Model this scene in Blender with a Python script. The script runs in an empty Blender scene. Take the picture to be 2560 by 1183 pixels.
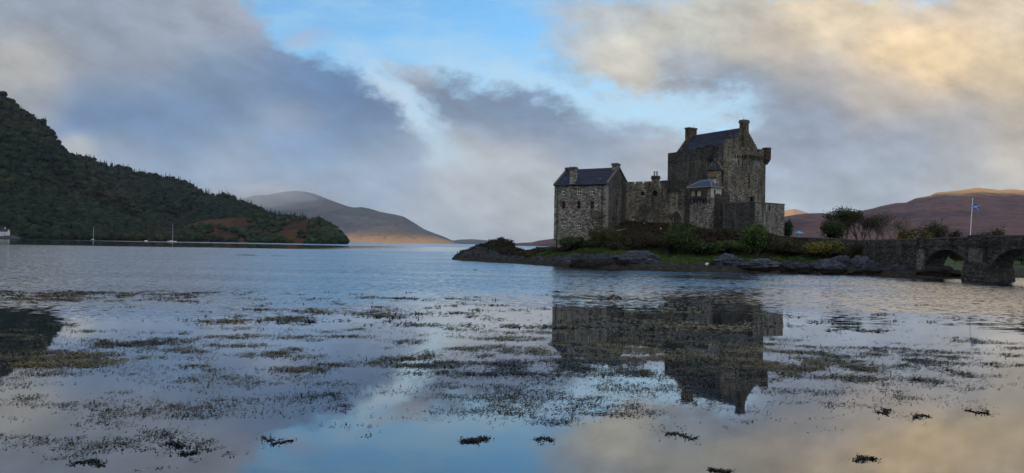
import bpy, bmesh, math, random
import numpy as np
from mathutils import Vector, Matrix
from mathutils.geometry import delaunay_2d_cdt

random.seed(7)
RNG = np.random.default_rng(11)
SC = bpy.context.scene
COL = SC.collection
R = math.radians

# ------------------------------------------------------------------ camera
F = 1862.0                       # focal length in photo pixels (2560 wide)
CAM_H = 4.2
cam_d = bpy.data.cameras.new("camera")
cam = bpy.data.objects.new("camera", cam_d)
COL.objects.link(cam)
cam_d.sensor_fit = 'HORIZONTAL'
cam_d.sensor_width = 36.0
cam_d.lens = 36.0 * F / 2560.0
cam_d.clip_start = 0.2
cam_d.clip_end = 60000.0
CAM_M = Matrix.Translation((0, 0, CAM_H)) @ Matrix.Rotation(R(90.63), 4, 'X') @ Matrix.Rotation(R(1.0), 4, 'Z')
cam.matrix_world = CAM_M
SC.camera = cam
CAM_R = np.array(CAM_M.to_3x3())

# ------------------------------------------------------------------ exposure
SC.view_settings.view_transform = 'Standard'
SC.view_settings.look = 'None'
SC.view_settings.exposure = 0.0
SC.view_settings.gamma = 1.0
SC.view_settings.use_curve_mapping = False
SC.cycles.max_bounces = 6
SC.cycles.diffuse_bounces = 2
SC.cycles.glossy_bounces = 3
SC.cycles.transmission_bounces = 2
SC.cycles.volume_bounces = 0
SC.cycles.transparent_max_bounces = 6
SC.cycles.sample_clamp_indirect = 4.0

# ------------------------------------------------------------------ node helpers
class S:
    """a node socket with arithmetic"""
    def __init__(self, g, s): self.g, self.s = g, s
    def __add__(a, b): return a.g.m('ADD', a, b)
    def __radd__(a, b): return a.g.m('ADD', b, a)
    def __sub__(a, b): return a.g.m('SUBTRACT', a, b)
    def __rsub__(a, b): return a.g.m('SUBTRACT', b, a)
    def __mul__(a, b): return a.g.m('MULTIPLY', a, b)
    def __rmul__(a, b): return a.g.m('MULTIPLY', b, a)
    def __truediv__(a, b): return a.g.m('DIVIDE', a, b)
    def __neg__(a): return a.g.m('MULTIPLY', a, -1.0)

class G:
    def __init__(self, tree):
        self.t = tree; self.n = tree.nodes; self.l = tree.links
    def new(self, typ, **kw):
        n = self.n.new(typ)
        for k, v in kw.items(): setattr(n, k, v)
        return n
    def put(self, inp, v):
        if isinstance(v, S): self.l.new(v.s, inp)
        elif isinstance(v, (tuple, list)) and len(v) == 3 and inp.type == 'RGBA': inp.default_value = (*v, 1)
        else: inp.default_value = v
    def m(self, op, a, b=None, c=None, clamp=False):
        n = self.new('ShaderNodeMath', operation=op); n.use_clamp = clamp
        self.put(n.inputs[0], a)
        if b is not None: self.put(n.inputs[1], b)
        if c is not None: self.put(n.inputs[2], c)
        return S(self, n.outputs[0])
    def v(self, op, a, b=None, out=0):
        n = self.new('ShaderNodeVectorMath', operation=op)
        self.put(n.inputs[0], a)
        if b is not None:
            if op == 'SCALE': self.put(n.inputs['Scale'], b)
            else: self.put(n.inputs[1], b)
        return S(self, n.outputs[out])
    def xyz(self, v):
        n = self.new('ShaderNodeSeparateXYZ'); self.put(n.inputs[0], v)
        return [S(self, o) for o in n.outputs]
    def vec(self, x, y, z=0.0):
        n = self.new('ShaderNodeCombineXYZ')
        for i, q in enumerate((x, y, z)): self.put(n.inputs[i], q)
        return S(self, n.outputs[0])
    def sm(self, a, b, x, lo=0.0, hi=1.0):
        n = self.new('ShaderNodeMapRange', interpolation_type='SMOOTHSTEP')
        self.put(n.inputs['Value'], x); n.inputs['From Min'].default_value = a; n.inputs['From Max'].default_value = b
        n.inputs['To Min'].default_value = lo; n.inputs['To Max'].default_value = hi
        return S(self, n.outputs[0])
    def lin(self, a, b, x, lo=0.0, hi=1.0):
        n = self.new('ShaderNodeMapRange')
        self.put(n.inputs['Value'], x); n.inputs['From Min'].default_value = a; n.inputs['From Max'].default_value = b
        n.inputs['To Min'].default_value = lo; n.inputs['To Max'].default_value = hi
        return S(self, n.outputs[0])
    def mix(self, f, a, b, blend='MIX'):
        n = self.new('ShaderNodeMix', data_type='RGBA', blend_type=blend)
        self.put(n.inputs[0], f); self.put(n.inputs[6], a); self.put(n.inputs[7], b)
        return S(self, n.outputs[2])
    def noise(self, vec, scale, detail=3.0, rough=0.5, color=False, dist=0.0):
        n = self.new('ShaderNodeTexNoise')
        self.put(n.inputs['Vector'], vec); n.inputs['Scale'].default_value = scale
        n.inputs['Detail'].default_value = detail; n.inputs['Roughness'].default_value = rough
        n.inputs['Distortion'].default_value = dist
        return S(self, n.outputs['Color' if color else 'Fac'])
    def curve(self, x, pts):
        """piecewise-linear function of x; pts in real units"""
        n = self.new('ShaderNodeFloatCurve')
        xs = [p[0] for p in pts]; ys = [p[1] for p in pts]
        x0, x1, y0, y1 = min(xs), max(xs), min(ys), max(ys)
        if y1 - y0 < 1e-9: y1 = y0 + 1e-9
        c = n.mapping.curves[0]
        q = [((a - x0) / (x1 - x0), (b - y0) / (y1 - y0)) for a, b in pts]
        while len(c.points) < len(q): c.points.new(0.5, 0.5)
        for p, (a, b) in zip(c.points, q):
            p.location = (a, b); p.handle_type = 'VECTOR'
        n.mapping.update()
        self.put(n.inputs['Value'], self.lin(x0, x1, x))
        return self.m('MULTIPLY_ADD', S(self, n.outputs[0]), y1 - y0, y0)
    def ramp(self, x, stops):
        n = self.new('ShaderNodeValToRGB')
        e = n.color_ramp.elements
        while len(e) < len(stops): e.new(0.5)
        for q, (p, c) in zip(e, stops): q.position = p; q.color = (*c, 1)
        self.put(n.inputs[0], x)
        return S(self, n.outputs[0])

def srgb(r, g, b):
    f = lambda c: (c / 255 / 12.92) if c / 255 <= 0.04045 else ((c / 255 + 0.055) / 1.055) ** 2.4
    return (f(r), f(g), f(b))

# ------------------------------------------------------------------ sun and sky
SUN_AZ = R(-130.0)               # measured from the viewing direction (+Y), clockwise: behind, to the left
SUN_EL = R(9.0)
sun_dir = Vector((math.sin(SUN_AZ) * math.cos(SUN_EL), math.cos(SUN_AZ) * math.cos(SUN_EL), math.sin(SUN_EL)))
sl = bpy.data.lights.new("sun", 'SUN'); sl.energy = 5.0; sl.angle = R(0.5); sl.color = (1.0, 0.72, 0.46)
so = bpy.data.objects.new("sun", sl); COL.objects.link(so)
so.rotation_euler = (-sun_dir).to_track_quat('-Z', 'Y').to_euler()

world = bpy.data.worlds.new("World"); SC.world = world; world.use_nodes = True
world.cycles.sampling_method = 'MANUAL'; world.cycles.sample_map_resolution = 256
def build_sky():
    t = world.node_tree; t.nodes.clear(); g = G(t)
    tc = g.new('ShaderNodeTexCoord')
    d = S(g, tc.outputs['Generated'])
    X, Y, Z = g.xyz(d)
    Yc = g.m('MAXIMUM', Y, 0.22)
    u = X / Yc; v = Z / Yc
    x = 1.28 + 1.862 * u
    yl = 0.612 - 1.862 * v
    y = yl + 0.0175 * (x - 1.28)
    x = x - 0.0175 * (yl - 0.612)
    # cloud-like wobble of every border
    pa = g.vec(x * 1.0, y * 1.7, 0.3)
    w1 = g.v('SUBTRACT', g.noise(pa, 3.0, 5.0, 0.55, color=True), (0.5, 0.5, 0.5))
    w2 = g.v('SUBTRACT', g.noise(pa, 11.0, 7.0, 0.62, color=True), (0.5, 0.5, 0.5))
    wx, wy, _ = g.xyz(w1); fx, fy, _ = g.xyz(w2)
    xe = x + wx * 0.26 + fx * 0.13
    ye = y + wy * 0.16 + fy * 0.09
    nis = g.new('ShaderNodeTexSky', sky_type='NISHITA')
    nis.sun_disc = False; nis.sun_elevation = SUN_EL; nis.sun_rotation = SUN_AZ
    nis.altitude = 0; nis.air_density = 1.0; nis.dust_density = 0.6; nis.ozone_density = 1.5
    clear = g.v('MULTIPLY', S(g, nis.outputs[0]), (SKYGAIN[0], SKYGAIN[1], SKYGAIN[2]))
    # thin bright veil in the gaps between the big clouds
    def streak(pts, wd):
        return g.sm(wd, wd * 0.25, g.m('ABSOLUTE', ye - g.curve(xe, pts)))
    K = 10.0                      # the background strength is 0.1
    def kc(r, gg, b): return tuple(c * K for c in srgb(r, gg, b))
    s1 = streak([(0.8, 0.08), (0.90, 0.17), (1.04, 0.29), (1.2, 0.42), (1.4, 0.62)], 0.12)
    s1 = s1 * g.sm(0.78, 0.95, x) * g.sm(1.45, 1.2, x)
    s2 = streak([(0.98, 0.10), (1.1, 0.145), (1.3, 0.205), (1.55, 0.275), (1.72, 0.285), (1.95, 0.25)], 0.06)
    s2 = s2 * g.sm(0.95, 1.3, x) * g.sm(1.98, 1.6, x)
    veil = g.sm(0.38, 0.70, g.noise(g.vec(x * 0.8, y * 2.6, 1.0), 4.0, 7.0, 0.62)) * 0.75
    gap = g.mix(g.m('MULTIPLY', veil, 0.8), clear, kc(178, 215, 240))
    brk = g.sm(0.30, 0.62, g.noise(g.vec((x + y) * 0.9, (y - x * 0.6) * 2.4, 7.0), 7.0, 6.0, 0.62))
    gap = g.mix(g.sm(0.13, 0.34, ye + xe * 0.02) * 0.6, gap, kc(196, 220, 238))
    gap = g.mix(s2 * (0.25 + brk * 0.45), gap, kc(186, 220, 242))
    gap = g.mix(s1 * (0.20 + brk * 0.50), gap, kc(198, 217, 232))
    gap = g.mix(g.sm(0.09, 0.0, g.v('DISTANCE', g.vec(xe, ye * 1.8), (0.80, 0.085 * 1.8, 0), out=1)) * 0.6, gap, kc(180, 185, 205))
    # colour of the clouds: soft blend of places
    pts = [  # x, y, radius, colour
        (0.00, -0.10, .30, (158, 165, 182)), (0.20, 0.03, .20, (140, 148, 168)), (0.45, 0.06, .2, (158, 164, 182)),
        (0.62, 0.05, .14, (160, 165, 184)), (0.07, 0.165, .13, (184, 176, 170)), (0.30, 0.17, .14, (142, 148, 166)),
        (0.05, 0.26, .12, (150, 152, 164)), (0.28, 0.28, .15, (88, 124, 172)), (0.52, 0.20, .14, (104, 130, 166)),
        (0.70, 0.14, .12, (110, 136, 176)), (0.80, 0.22, .14, (90, 124, 170)), (0.72, 0.29, .08, (142, 150, 172)),
        (0.92, 0.29, .13, (92, 120, 160)), (0.45, 0.33, .13, (102, 134, 178)), (0.20, 0.37, .05, (196, 190, 184)),
        (0.30, 0.39, .10, (152, 164, 186)), (0.55, 0.42, .14, (150, 165, 190)), (0.75, 0.37, .13, (120, 152, 194)),
        (1.00, 0.37, .10, (140, 156, 184)), (0.95, 0.45, .14, (150, 166, 194)), (0.75, 0.50, .12, (152, 160, 178)),
        (1.15, 0.52, .16, (186, 188, 198)), (1.28, 0.42, .12, (178, 178, 186)), (1.05, 0.60, .2, (166, 174, 190)),
        (1.02, 0.18, .08, (168, 174, 188)), (1.11, 0.385, .06, (188, 198, 211)), (1.20, 0.45, .08, (190, 194, 203)), (1.06, 0.33, .05, (170, 184, 204)), (1.74, 0.285, .06, (184, 206, 224)), (1.87, 0.25, .06, (172, 190, 212)), (1.62, 0.27, .05, (190, 208, 222)), (1.18, 0.22, .10, (116, 132, 162)), (1.32, 0.29, .11, (116, 136, 170)),
        (1.50, 0.35, .12, (144, 160, 188)), (1.35, 0.50, .14, (178, 178, 184)), (1.62, 0.40, .12, (164, 166, 178)),
        (1.40, 0.08, .10, (178, 188, 202)), (1.56, 0.125, .10, (214, 204, 192)), (1.52, 0.06, .09, (188, 190, 196)),
        (1.58, 0.185, .07, (204, 194, 184)), (1.72, 0.18, .10, (160, 164, 178)), (1.75, 0.06, .12, (202, 196, 188)),
        (1.90, 0.12, .12, (200, 190, 176)), (1.85, 0.22, .10, (130, 148, 176)), (2.05, 0.20, .10, (174, 172, 172)),
        (2.10, 0.06, .13, (226, 212, 184)), (2.32, 0.12, .16, (250, 224, 178)), (2.52, 0.16, .13, (226, 206, 168)),
        (2.50, 0.02, .14, (226, 214, 190)), (2.30, 0.01, .10, (218, 212, 200)), (2.02, 0.29, .11, (136, 152, 176)),
        (2.22, 0.24, .10, (186, 180, 172)), (2.42, 0.29, .11, (164, 166, 170)), (2.58, 0.29, .10, (184, 176, 162)),
        (2.00, 0.40, .13, (152, 168, 192)), (2.25, 0.36, .12, (150, 164, 184)), (2.20, 0.47, .11, (156, 172, 188)),
        (2.52, 0.42, .08, (198, 192, 182)), (2.40, 0.40, .08, (168, 174, 180)), (2.00, 0.52, .12, (168, 184, 200)),
        (2.40, 0.50, .12, (176, 184, 190)), (1.80, 0.31, .07, (178, 180, 188)), (2.8, 0.2, .3, (206, 190, 164)),
        (1.28, -0.5, .45, (135, 160, 195)), (2.4, -0.5, .4, (190, 184, 176)), (-.1, -0.5, .4, (140, 152, 175)),
    ]
    acc = None; wsum = None
    pp = g.vec(x + wx * 0.10 + fx * 0.03, (y + wy * 0.07 + fy * 0.02) * 1.45)
    for (px, py, r, c) in pts:
        dd = g.v('DISTANCE', pp, (px, py * 1.45, 0.0), out=1)
        q = g.m('MULTIPLY', dd, 1.25 / r)
        wgt = g.m('POWER', 2.71828, g.m('MULTIPLY', g.m('MULTIPLY', q, q), -1.0)) + 1e-5 * r
        cs = g.v('SCALE', kc(*c), wgt)
        acc = cs if acc is None else g.v('ADD', acc, cs)
        wsum = wgt if wsum is None else wsum + wgt
    cloud = g.v('SCALE', acc, 1.0 / wsum if False else g.m('DIVIDE', 1.0, wsum))
    ca, sa = math.cos(0.45), math.sin(0.45)
    rot = g.vec((x * ca + y * sa) * 0.9, (y * ca - x * sa) * 2.4, 2.0)
    bil = g.noise(rot, 6.0, 7.0, 0.58)
    bil2 = g.noise(g.vec(x * 1.0, y * 1.8, 5.0), 11.0, 6.0, 0.6)
    def puff(ox, oy): return g.noise(g.vec(x * 1.0 + ox, y * 1.55 + oy, 9.0), 4.2, 7.0, 0.52)
    lit = puff(0.0, 0.0) - puff(0.020, -0.035)
    lit = g.m('MULTIPLY', lit, g.sm(1.0, 1.5, x, 0.7, 1.35))
    cloud = g.v('SCALE', cloud, 0.50 + bil * 0.60 + bil2 * 0.40 + lit)
    cloud = g.v('MULTIPLY', cloud, g.mix(g.sm(1.7, 2.1, x), (0.955, 1.015, 1.0), (1.0, 0.955, 0.93)))
    # where the clouds are
    left = g.sm(-0.03, 0.05, ye + (bil2 - 0.5) * 0.16 - g.curve(xe, [(-1.5, -3.5), (0.45, -0.25), (0.63, 0.0), (0.74, 0.10), (0.90, 0.195), (1.03, 0.315), (1.10, 0.40), (1.22, 0.47), (1.5, 0.60)]))
    left = g.m('MAXIMUM', left, g.sm(0.58, 0.40, xe))
    tong = g.sm(-0.03, 0.05, ye + (bil2 - 0.5) * 0.18 - g.curve(xe, [(0.93, 0.20), (0.98, 0.155), (1.1, 0.17), (1.28, 0.225), (1.5, 0.30), (1.75, 0.33), (1.9, 0.285), (2.1, 0.20)])) 
    tong = tong * g.sm(0.05, -0.06, ye + (bil - 0.5) * 0.22 - g.curve(xe, [(0.92, 0.10), (0.98, 0.165), (1.07, 0.28), (1.2, 0.42), (1.3, 0.60), (1.4, 1.2)]))
    right = g.sm(1.30, 1.50, xe + ye * 0.15 + (bil2 - 0.5) * 0.3) * g.sm(0.05, -0.04, ye + (bil2 - 0.5) * 0.2 - g.curve(xe, [(1.2, 0.16), (1.45, 0.19), (1.6, 0.225), (1.8, 0.245), (1.95, 0.30), (2.1, 0.6), (2.6, 1.0)]))
    right = right * (1.0 - g.sm(0.03, -0.02, ye) * g.sm(1.35, 1.6, xe) * g.sm(2.45, 2.2, xe) * 0.7)
    low = g.sm(0.27, 0.47, ye + (bil - 0.5) * 0.25)
    cover = 1.0 - (1.0 - left) * (1.0 - tong) * (1.0 - right) * (1.0 - low)
    front = g.mix(cover, gap, cloud)
    # the sky behind the camera: broken grey cloud over the clear sky
    rc = g.sm(0.38, 0.62, g.noise(d, 3.0, 6.0, 0.6))
    rear = g.mix(rc * 0.6 + 0.3, clear, g.v('SCALE', kc(178, 180, 186), REAR))
    colr = g.mix(g.sm(0.34, 0.10, Y), front, rear)
    bg = g.new('ShaderNodeBackground'); bg.inputs['Strength'].default_value = 0.1
    g.put(bg.inputs['Color'], colr)
    out = g.new('ShaderNodeOutputWorld'); t.links.new(bg.outputs[0], out.inputs['Surface'])
REAR = 3.2                       # towards the dawn the cloud is brighter
SKYGAIN = (1.35, 2.35, 3.1)
build_sky()

# ------------------------------------------------------------------ object helpers
def tag(o, label=None, cat=None, group=None, kind=None):
    if label: o['label'] = label
    if cat: o['category'] = cat
    if group: o['group'] = group
    if kind: o['kind'] = kind
    return o
def thing(name, label, cat, loc, group=None):
    o = bpy.data.objects.new(name, None); COL.objects.link(o)
    o.empty_display_size = 1.0
    o.location = loc
    return tag(o, label, cat, group)
def origin_of(p):
    """world place of a thing or a part (parts sit at their thing's base)"""
    q = Vector((0, 0, 0))
    while p is not None: q += Vector(p.location); p = p.parent
    return q
def mesh_obj(name, V, Fc, mat, parent=None, smooth=False, loc=None, uniform=None, colors=None):
    """V in world coordinates; shifted into the thing's own frame"""
    me = bpy.data.meshes.new(name)
    V = np.asarray(V, dtype=np.float64).reshape(-1, 3)
    o = bpy.data.objects.new(name, me)
    if parent is not None:
        sh = np.array(origin_of(parent)); o.parent = parent
    else:
        sh = np.array(loc if loc is not None else (0, 0, 0)); o.location = tuple(sh)
    V = V - sh
    if uniform:                       # faces: int array with a constant corner count
        Fc = np.asarray(Fc, dtype=np.int32)
        nf, k = Fc.shape
        me.vertices.add(len(V)); me.vertices.foreach_set('co', V.astype(np.float32).ravel())
        me.loops.add(nf * k); me.loops.foreach_set('vertex_index', Fc.ravel())
        me.polygons.add(nf)
        me.polygons.foreach_set('loop_start', np.arange(0, nf * k, k, dtype=np.int32))
        me.polygons.foreach_set('loop_total', np.full(nf, k, dtype=np.int32))
        me.update(calc_edges=True)
    else:
        me.from_pydata([tuple(p) for p in V], [], [tuple(f) for f in Fc]); me.update()
    if colors is not None:
        a = me.attributes.new('tint', 'FLOAT_COLOR', 'POINT')
        c = np.ones((len(V), 4), dtype=np.float32); c[:, :3] = colors
        a.data.foreach_set('color', c.ravel())
    if smooth: me.polygons.foreach_set('use_smooth', np.ones(len(me.polygons), dtype=bool))
    me.materials.append(mat)
    COL.objects.link(o)
    return o

class MB:
    """collects shapes in world coordinates for ONE mesh"""
    def __init__(self): self.V = []; self.F = []
    def add(self, V, Fc):
        b = len(self.V); self.V += [tuple(v) for v in V]; self.F += [tuple(i + b for i in f) for f in Fc]; return self
    def prism(self, poly, z0, z1, top=None):
        """poly: plan points, z0/z1 numbers or per-corner lists; top: plan points of the top"""
        n = len(poly); top = top or poly
        a = [z0] * n if not isinstance(z0, (list, tuple)) else z0
        b = [z1] * n if not isinstance(z1, (list, tuple)) else z1
        V = [(p[0], p[1], z) for p, z in zip(poly, a)] + [(p[0], p[1], z) for p, z in zip(top, b)]
        ar = sum(poly[i][0] * poly[(i + 1) % n][1] - poly[(i + 1) % n][0] * poly[i][1] for i in range(n))
        Fc = [(i, (i + 1) % n, n + (i + 1) % n, n + i) for i in range(n)] + [tuple(range(n, 2 * n)), tuple(range(n - 1, -1, -1))]
        if ar < 0: Fc = [f[::-1] for f in Fc]
        return self.add(V, Fc)
    def box(self, c, ex, sx, sy, z0, z1):
        """upright box: centre c in plan, unit direction ex, full sizes"""
        ey = (-ex[1], ex[0])
        q = [(c[0] + a * sx / 2 * ex[0] + b * sy / 2 * ey[0], c[1] + a * sx / 2 * ex[1] + b * sy / 2 * ey[1]) for a, b in ((-1, -1), (1, -1), (1, 1), (-1, 1))]
        return self.prism(q, z0, z1)
    def lathe(self, c, prof, n=18, a0=0.0):
        """prof: (radius, z) from bottom to top"""
        V = []; Fc = []
        for r, z in prof:
            V += [(c[0] + r * math.cos(a0 + 2 * math.pi * k / n), c[1] + r * math.sin(a0 + 2 * math.pi * k / n), z) for k in range(n)]
        for j in range(len(prof) - 1):
            for k in range(n):
                k2 = (k + 1) % n
                Fc.append((j * n + k, j * n + k2, (j + 1) * n + k2, (j + 1) * n + k))
        Fc.append(tuple(range(n - 1, -1, -1))); Fc.append(tuple((len(prof) - 1) * n + k for k in range(n)))
        return self.add(V, Fc)
    def tube(self, pts, radii, n=6):
        P = [Vector(p) for p in pts]; V = []; Fc = []
        rr = radii if isinstance(radii, (list, tuple)) else [radii] * len(P)
        up = Vector((0.13, 0.31, 1)).normalized()
        for i, p in enumerate(P):
            d = (P[min(i + 1, len(P) - 1)] - P[max(i - 1, 0)]).normalized()
            a = d.cross(up)
            if a.length < 1e-3: a = d.cross(Vector((1, 0, 0)))
            a.normalize(); b = d.cross(a)
            V += [tuple(p + rr[i] * (math.cos(2 * math.pi * k / n) * a + math.sin(2 * math.pi * k / n) * b)) for k in range(n)]
        for j in range(len(P) - 1):
            for k in range(n):
                k2 = (k + 1) % n
                Fc.append((j * n + k, (j + 1) * n + k, (j + 1) * n + k2, j * n + k2))
        Fc.append(tuple(range(n))); Fc.append(tuple((len(P) - 1) * n + k for k in range(n - 1, -1, -1)))
        return self.add(V, Fc)
    def build(self, name, mat, parent=None, smooth=False, loc=None):
        return mesh_obj(name, self.V, self.F, mat, parent, smooth, loc)

# ------------------------------------------------------------------ pixel -> place
def ray(x, y):
    d = CAM_R @ np.array([(x - 1280) / F, -(y - 591.5) / F, -1.0])
    return d / d[1]
def at(x, y, Y):
    """the point seen at photo pixel x, y whose distance along the view is Y metres"""
    d = ray(x, y)
    return np.array([d[0] * Y, Y, CAM_H + d[2] * Y])
def hor(x): return 612.0 + 0.01746 * (x - 1280)
def plan(x, Y):
    """plan point at the distance Y in the column of pixel x (taken at the horizon)"""
    p = at(x, hor(x), Y); return (p[0], p[1])
def on_plane(x, y, p0, p1):
    """(s, z): where the ray through x, y meets the upright plane through p0, p1"""
    d = ray(x, y); e = np.array([p1[0] - p0[0], p1[1] - p0[1]]); L = np.hypot(*e); e /= L
    n = np.array([-e[1], e[0]])
    t = (p0[0] * n[0] + p0[1] * n[1]) / (d[0] * n[0] + d[1] * n[1])
    P = np.array([d[0] * t, d[1] * t])
    return float((P - np.array(p0)) @ e), float(CAM_H + d[2] * t)
def zat(x, y, Y): return float(at(x, y, Y)[2])

# ------------------------------------------------------------------ lattice noise
def _h(ix, iy, seed):
    n = (ix.astype(np.int64) * 374761393 + iy.astype(np.int64) * 668265263 + seed * 974634777) & 0xFFFFFFFF
    n = ((n ^ (n >> 13)) * 1274126177) & 0xFFFFFFFF
    return ((n ^ (n >> 16)) & 0xFFFFFF) / float(0xFFFFFF)
def vnoise(x, y, seed=0):
    x = np.asarray(x, float); y = np.asarray(y, float)
    ix = np.floor(x); iy = np.floor(y); fx = x - ix; fy = y - iy
    fx = fx * fx * fx * (fx * (fx * 6 - 15) + 10); fy = fy * fy * fy * (fy * (fy * 6 - 15) + 10)
    a = _h(ix, iy, seed); b = _h(ix + 1, iy, seed); c = _h(ix, iy + 1, seed); d = _h(ix + 1, iy + 1, seed)
    return (a + (b - a) * fx) + ((c + (d - c) * fx) - (a + (b - a) * fx)) * fy
def fbm(x, y, seed=0, octv=5, gain=0.5):
    s = 0; a = 1.0; t = 0; k = 1.0
    for i in range(octv):
        s = s + a * (vnoise(np.asarray(x) * k + 17.3 * i, np.asarray(y) * k - 9.1 * i, seed + i) - 0.5); t += a; a *= gain; k *= 2.03
    return s / t * 2
def ridged(x, y, seed=0, octv=4):
    s = 0; a = 1.0; t = 0; k = 1.0
    for i in range(octv):
        s = s + a * (1 - np.abs(vnoise(np.asarray(x) * k + 5.7 * i, np.asarray(y) * k + 3.1 * i, seed + i) * 2 - 1)); t += a; a *= 0.5; k *= 2.1
    return s / t
# ------------------------------------------------------------------ materials
def new_mat(name):
    m = bpy.data.materials.new(name); m.use_nodes = True
    t = m.node_tree; t.nodes.clear(); g = G(t)
    b = g.new('ShaderNodeBsdfPrincipled'); o = g.new('ShaderNodeOutputMaterial'); t.links.new(b.outputs[0], o.inputs[0])
    b.inputs['Specular IOR Level'].default_value = 0.3
    return m, g, b
def wpos(g):
    return S(g, g.new('ShaderNodeNewGeometry').outputs['Position'])
def bump(g, b, h, dist, strength=1.0):
    n = g.new('ShaderNodeBump'); n.inputs['Distance'].default_value = dist; n.inputs['Strength'].default_value = strength
    g.put(n.inputs['Height'], h); g.l.new(n.outputs[0], b.inputs['Normal'])
def stone(name, dark, light, pale=0.12, size=0.55, stain=0.6, warm=(1, 1, 1), moss=0.0):
    """rubble masonry: irregular stones, dark joints, weather streaks running down"""
    m, g, b = new_mat(name)
    p = wpos(g)
    pw = g.v('ADD', p, g.v('SCALE', g.v('SUBTRACT', g.noise(p, 1.3, 2.0, color=True), (0.5, 0.5, 0.5)), 0.35))
    q = g.v('MULTIPLY', pw, (1.0, 1.0, 2.3))
    vo = g.new('ShaderNodeTexVoronoi', feature='F1'); g.put(vo.inputs['Vector'], q); vo.inputs['Scale'].default_value = 1 / size
    ve = g.new('ShaderNodeTexVoronoi', feature='DISTANCE_TO_EDGE'); g.put(ve.inputs['Vector'], q); ve.inputs['Scale'].default_value = 1 / size
    r, gg, _ = g.xyz(S(g, vo.outputs['Color']))
    base = g.mix(g.m('POWER', r, 1.4), tuple(c * 0.85 for c in dark), tuple(c * 1.12 for c in light))
    base = g.mix(g.sm(1.0 - pale, 1.0 - pale + 0.03, gg), base, tuple(min(0.5, c * 1.35) for c in light))
    base = g.mix(1.0, base, g.ramp(g.noise(p, 5.0, 3.0), [(0.3, (0.75, 0.75, 0.75)), (0.7, (1.15, 1.15, 1.15))]), 'MULTIPLY')
    edge = S(g, ve.outputs['Distance'])
    base = g.mix(g.sm(0.10, 0.0, edge) * 0.75, base, tuple(c * 0.5 for c in dark))
    x, y, z = g.xyz(p)
    st = g.noise(g.vec(x * 0.55, y * 0.55, z * 0.10), 1.0, 5.0, 0.62)
    base = g.mix(g.sm(0.48, 0.66, st) * stain, base, tuple(c * 0.33 for c in dark))
    st2 = g.noise(g.vec(x * 0.13, y * 0.13, z * 0.16), 1.0, 3.0, 0.6)
    base = g.mix(g.sm(0.42, 0.62, st2) * stain * 0.6, base, tuple(c * 0.6 for c in dark))
    st4 = g.noise(g.vec(x * 0.22, y * 0.22, z * 0.30 + 4.0), 1.0, 5.0, 0.65)
    base = g.mix(g.sm(0.50, 0.66, st4) * 0.18, base, tuple(min(0.5, c * 1.12) for c in light))
    st3 = g.noise(g.vec(x * 0.9, y * 0.9, z * 0.13 + 9.0), 1.0, 4.0, 0.6)
    base = g.mix(g.sm(0.56, 0.72, st3) * 0.7, base, tuple(min(0.5, c * 1.25) for c in light))
    if moss: base = g.mix(g.sm(0.5, 0.7, g.noise(p, 0.35, 4.0)) * moss, base, (0.055, 0.055, 0.022))
    g.put(b.inputs['Base Color'], base); b.inputs['Roughness'].default_value = 0.9
    bump(g, b, g.sm(0.0, 0.16, edge) + r * 0.5 + g.noise(p, 9.0, 3.0) * 0.3, 0.09)
    return m
def plain(name, col, rough=0.6, var=0.25, scale=3.0, metal=0.0):
    m, g, b = new_mat(name)
    n = g.noise(wpos(g), scale, 4.0, 0.6)
    g.put(b.inputs['Base Color'], g.mix(n, tuple(c * (1 - var) for c in col), tuple(min(1, c * (1 + var)) for c in col)))
    b.inputs['Roughness'].default_value = rough; b.inputs['Metallic'].default_value = metal
    return m
def slate(name, col, course=0.28):
    m, g, b = new_mat(name)
    p = wpos(g); x, y, z = g.xyz(p)
    k = g.m('FLOOR', z / course)
    w = g.new('ShaderNodeTexWhiteNoise', noise_dimensions='2D')
    g.put(w.inputs['Vector'], g.vec(g.m('FLOOR', (x * 0.7 + y * 0.7) / 0.35 + g.m('FRACT', k * 0.5)), k))
    f = g.m('FRACT', z / course)
    c = g.mix(S(g, w.outputs['Value']), tuple(q * 0.6 for q in col), tuple(q * 1.45 for q in col))
    c = g.mix(g.sm(0.14, 0.0, f) * 0.6, c, tuple(q * 0.3 for q in col))
    c = g.mix(g.sm(0.60, 0.72, g.noise(p, 0.7, 5.0, 0.65)) * 0.5, c, (0.13, 0.13, 0.12))
    g.put(b.inputs['Base Color'], c); b.inputs['Roughness'].default_value = 0.7; b.inputs['Specular IOR Level'].default_value = 0.15
    bump(g, b, f, 0.03)
    return m
def tinted(name, rough=0.8, var=0.35, scale=0.5, trans=0.0):
    """colour from the mesh's own per-leaf tint"""
    m, g, b = new_mat(name)
    a = g.new('ShaderNodeAttribute'); a.attribute_name = 'tint'
    n = g.noise(wpos(g), scale, 3.0, 0.6)
    g.put(b.inputs['Base Color'], g.mix(1.0, S(g, a.outputs['Color']), g.ramp(n, [(0.25, (1 - var,) * 3), (0.75, (1 + var,) * 3)]), 'MULTIPLY'))
    b.inputs['Roughness'].default_value = rough; b.inputs['Specular IOR Level'].default_value = 0.15
    return m

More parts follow.
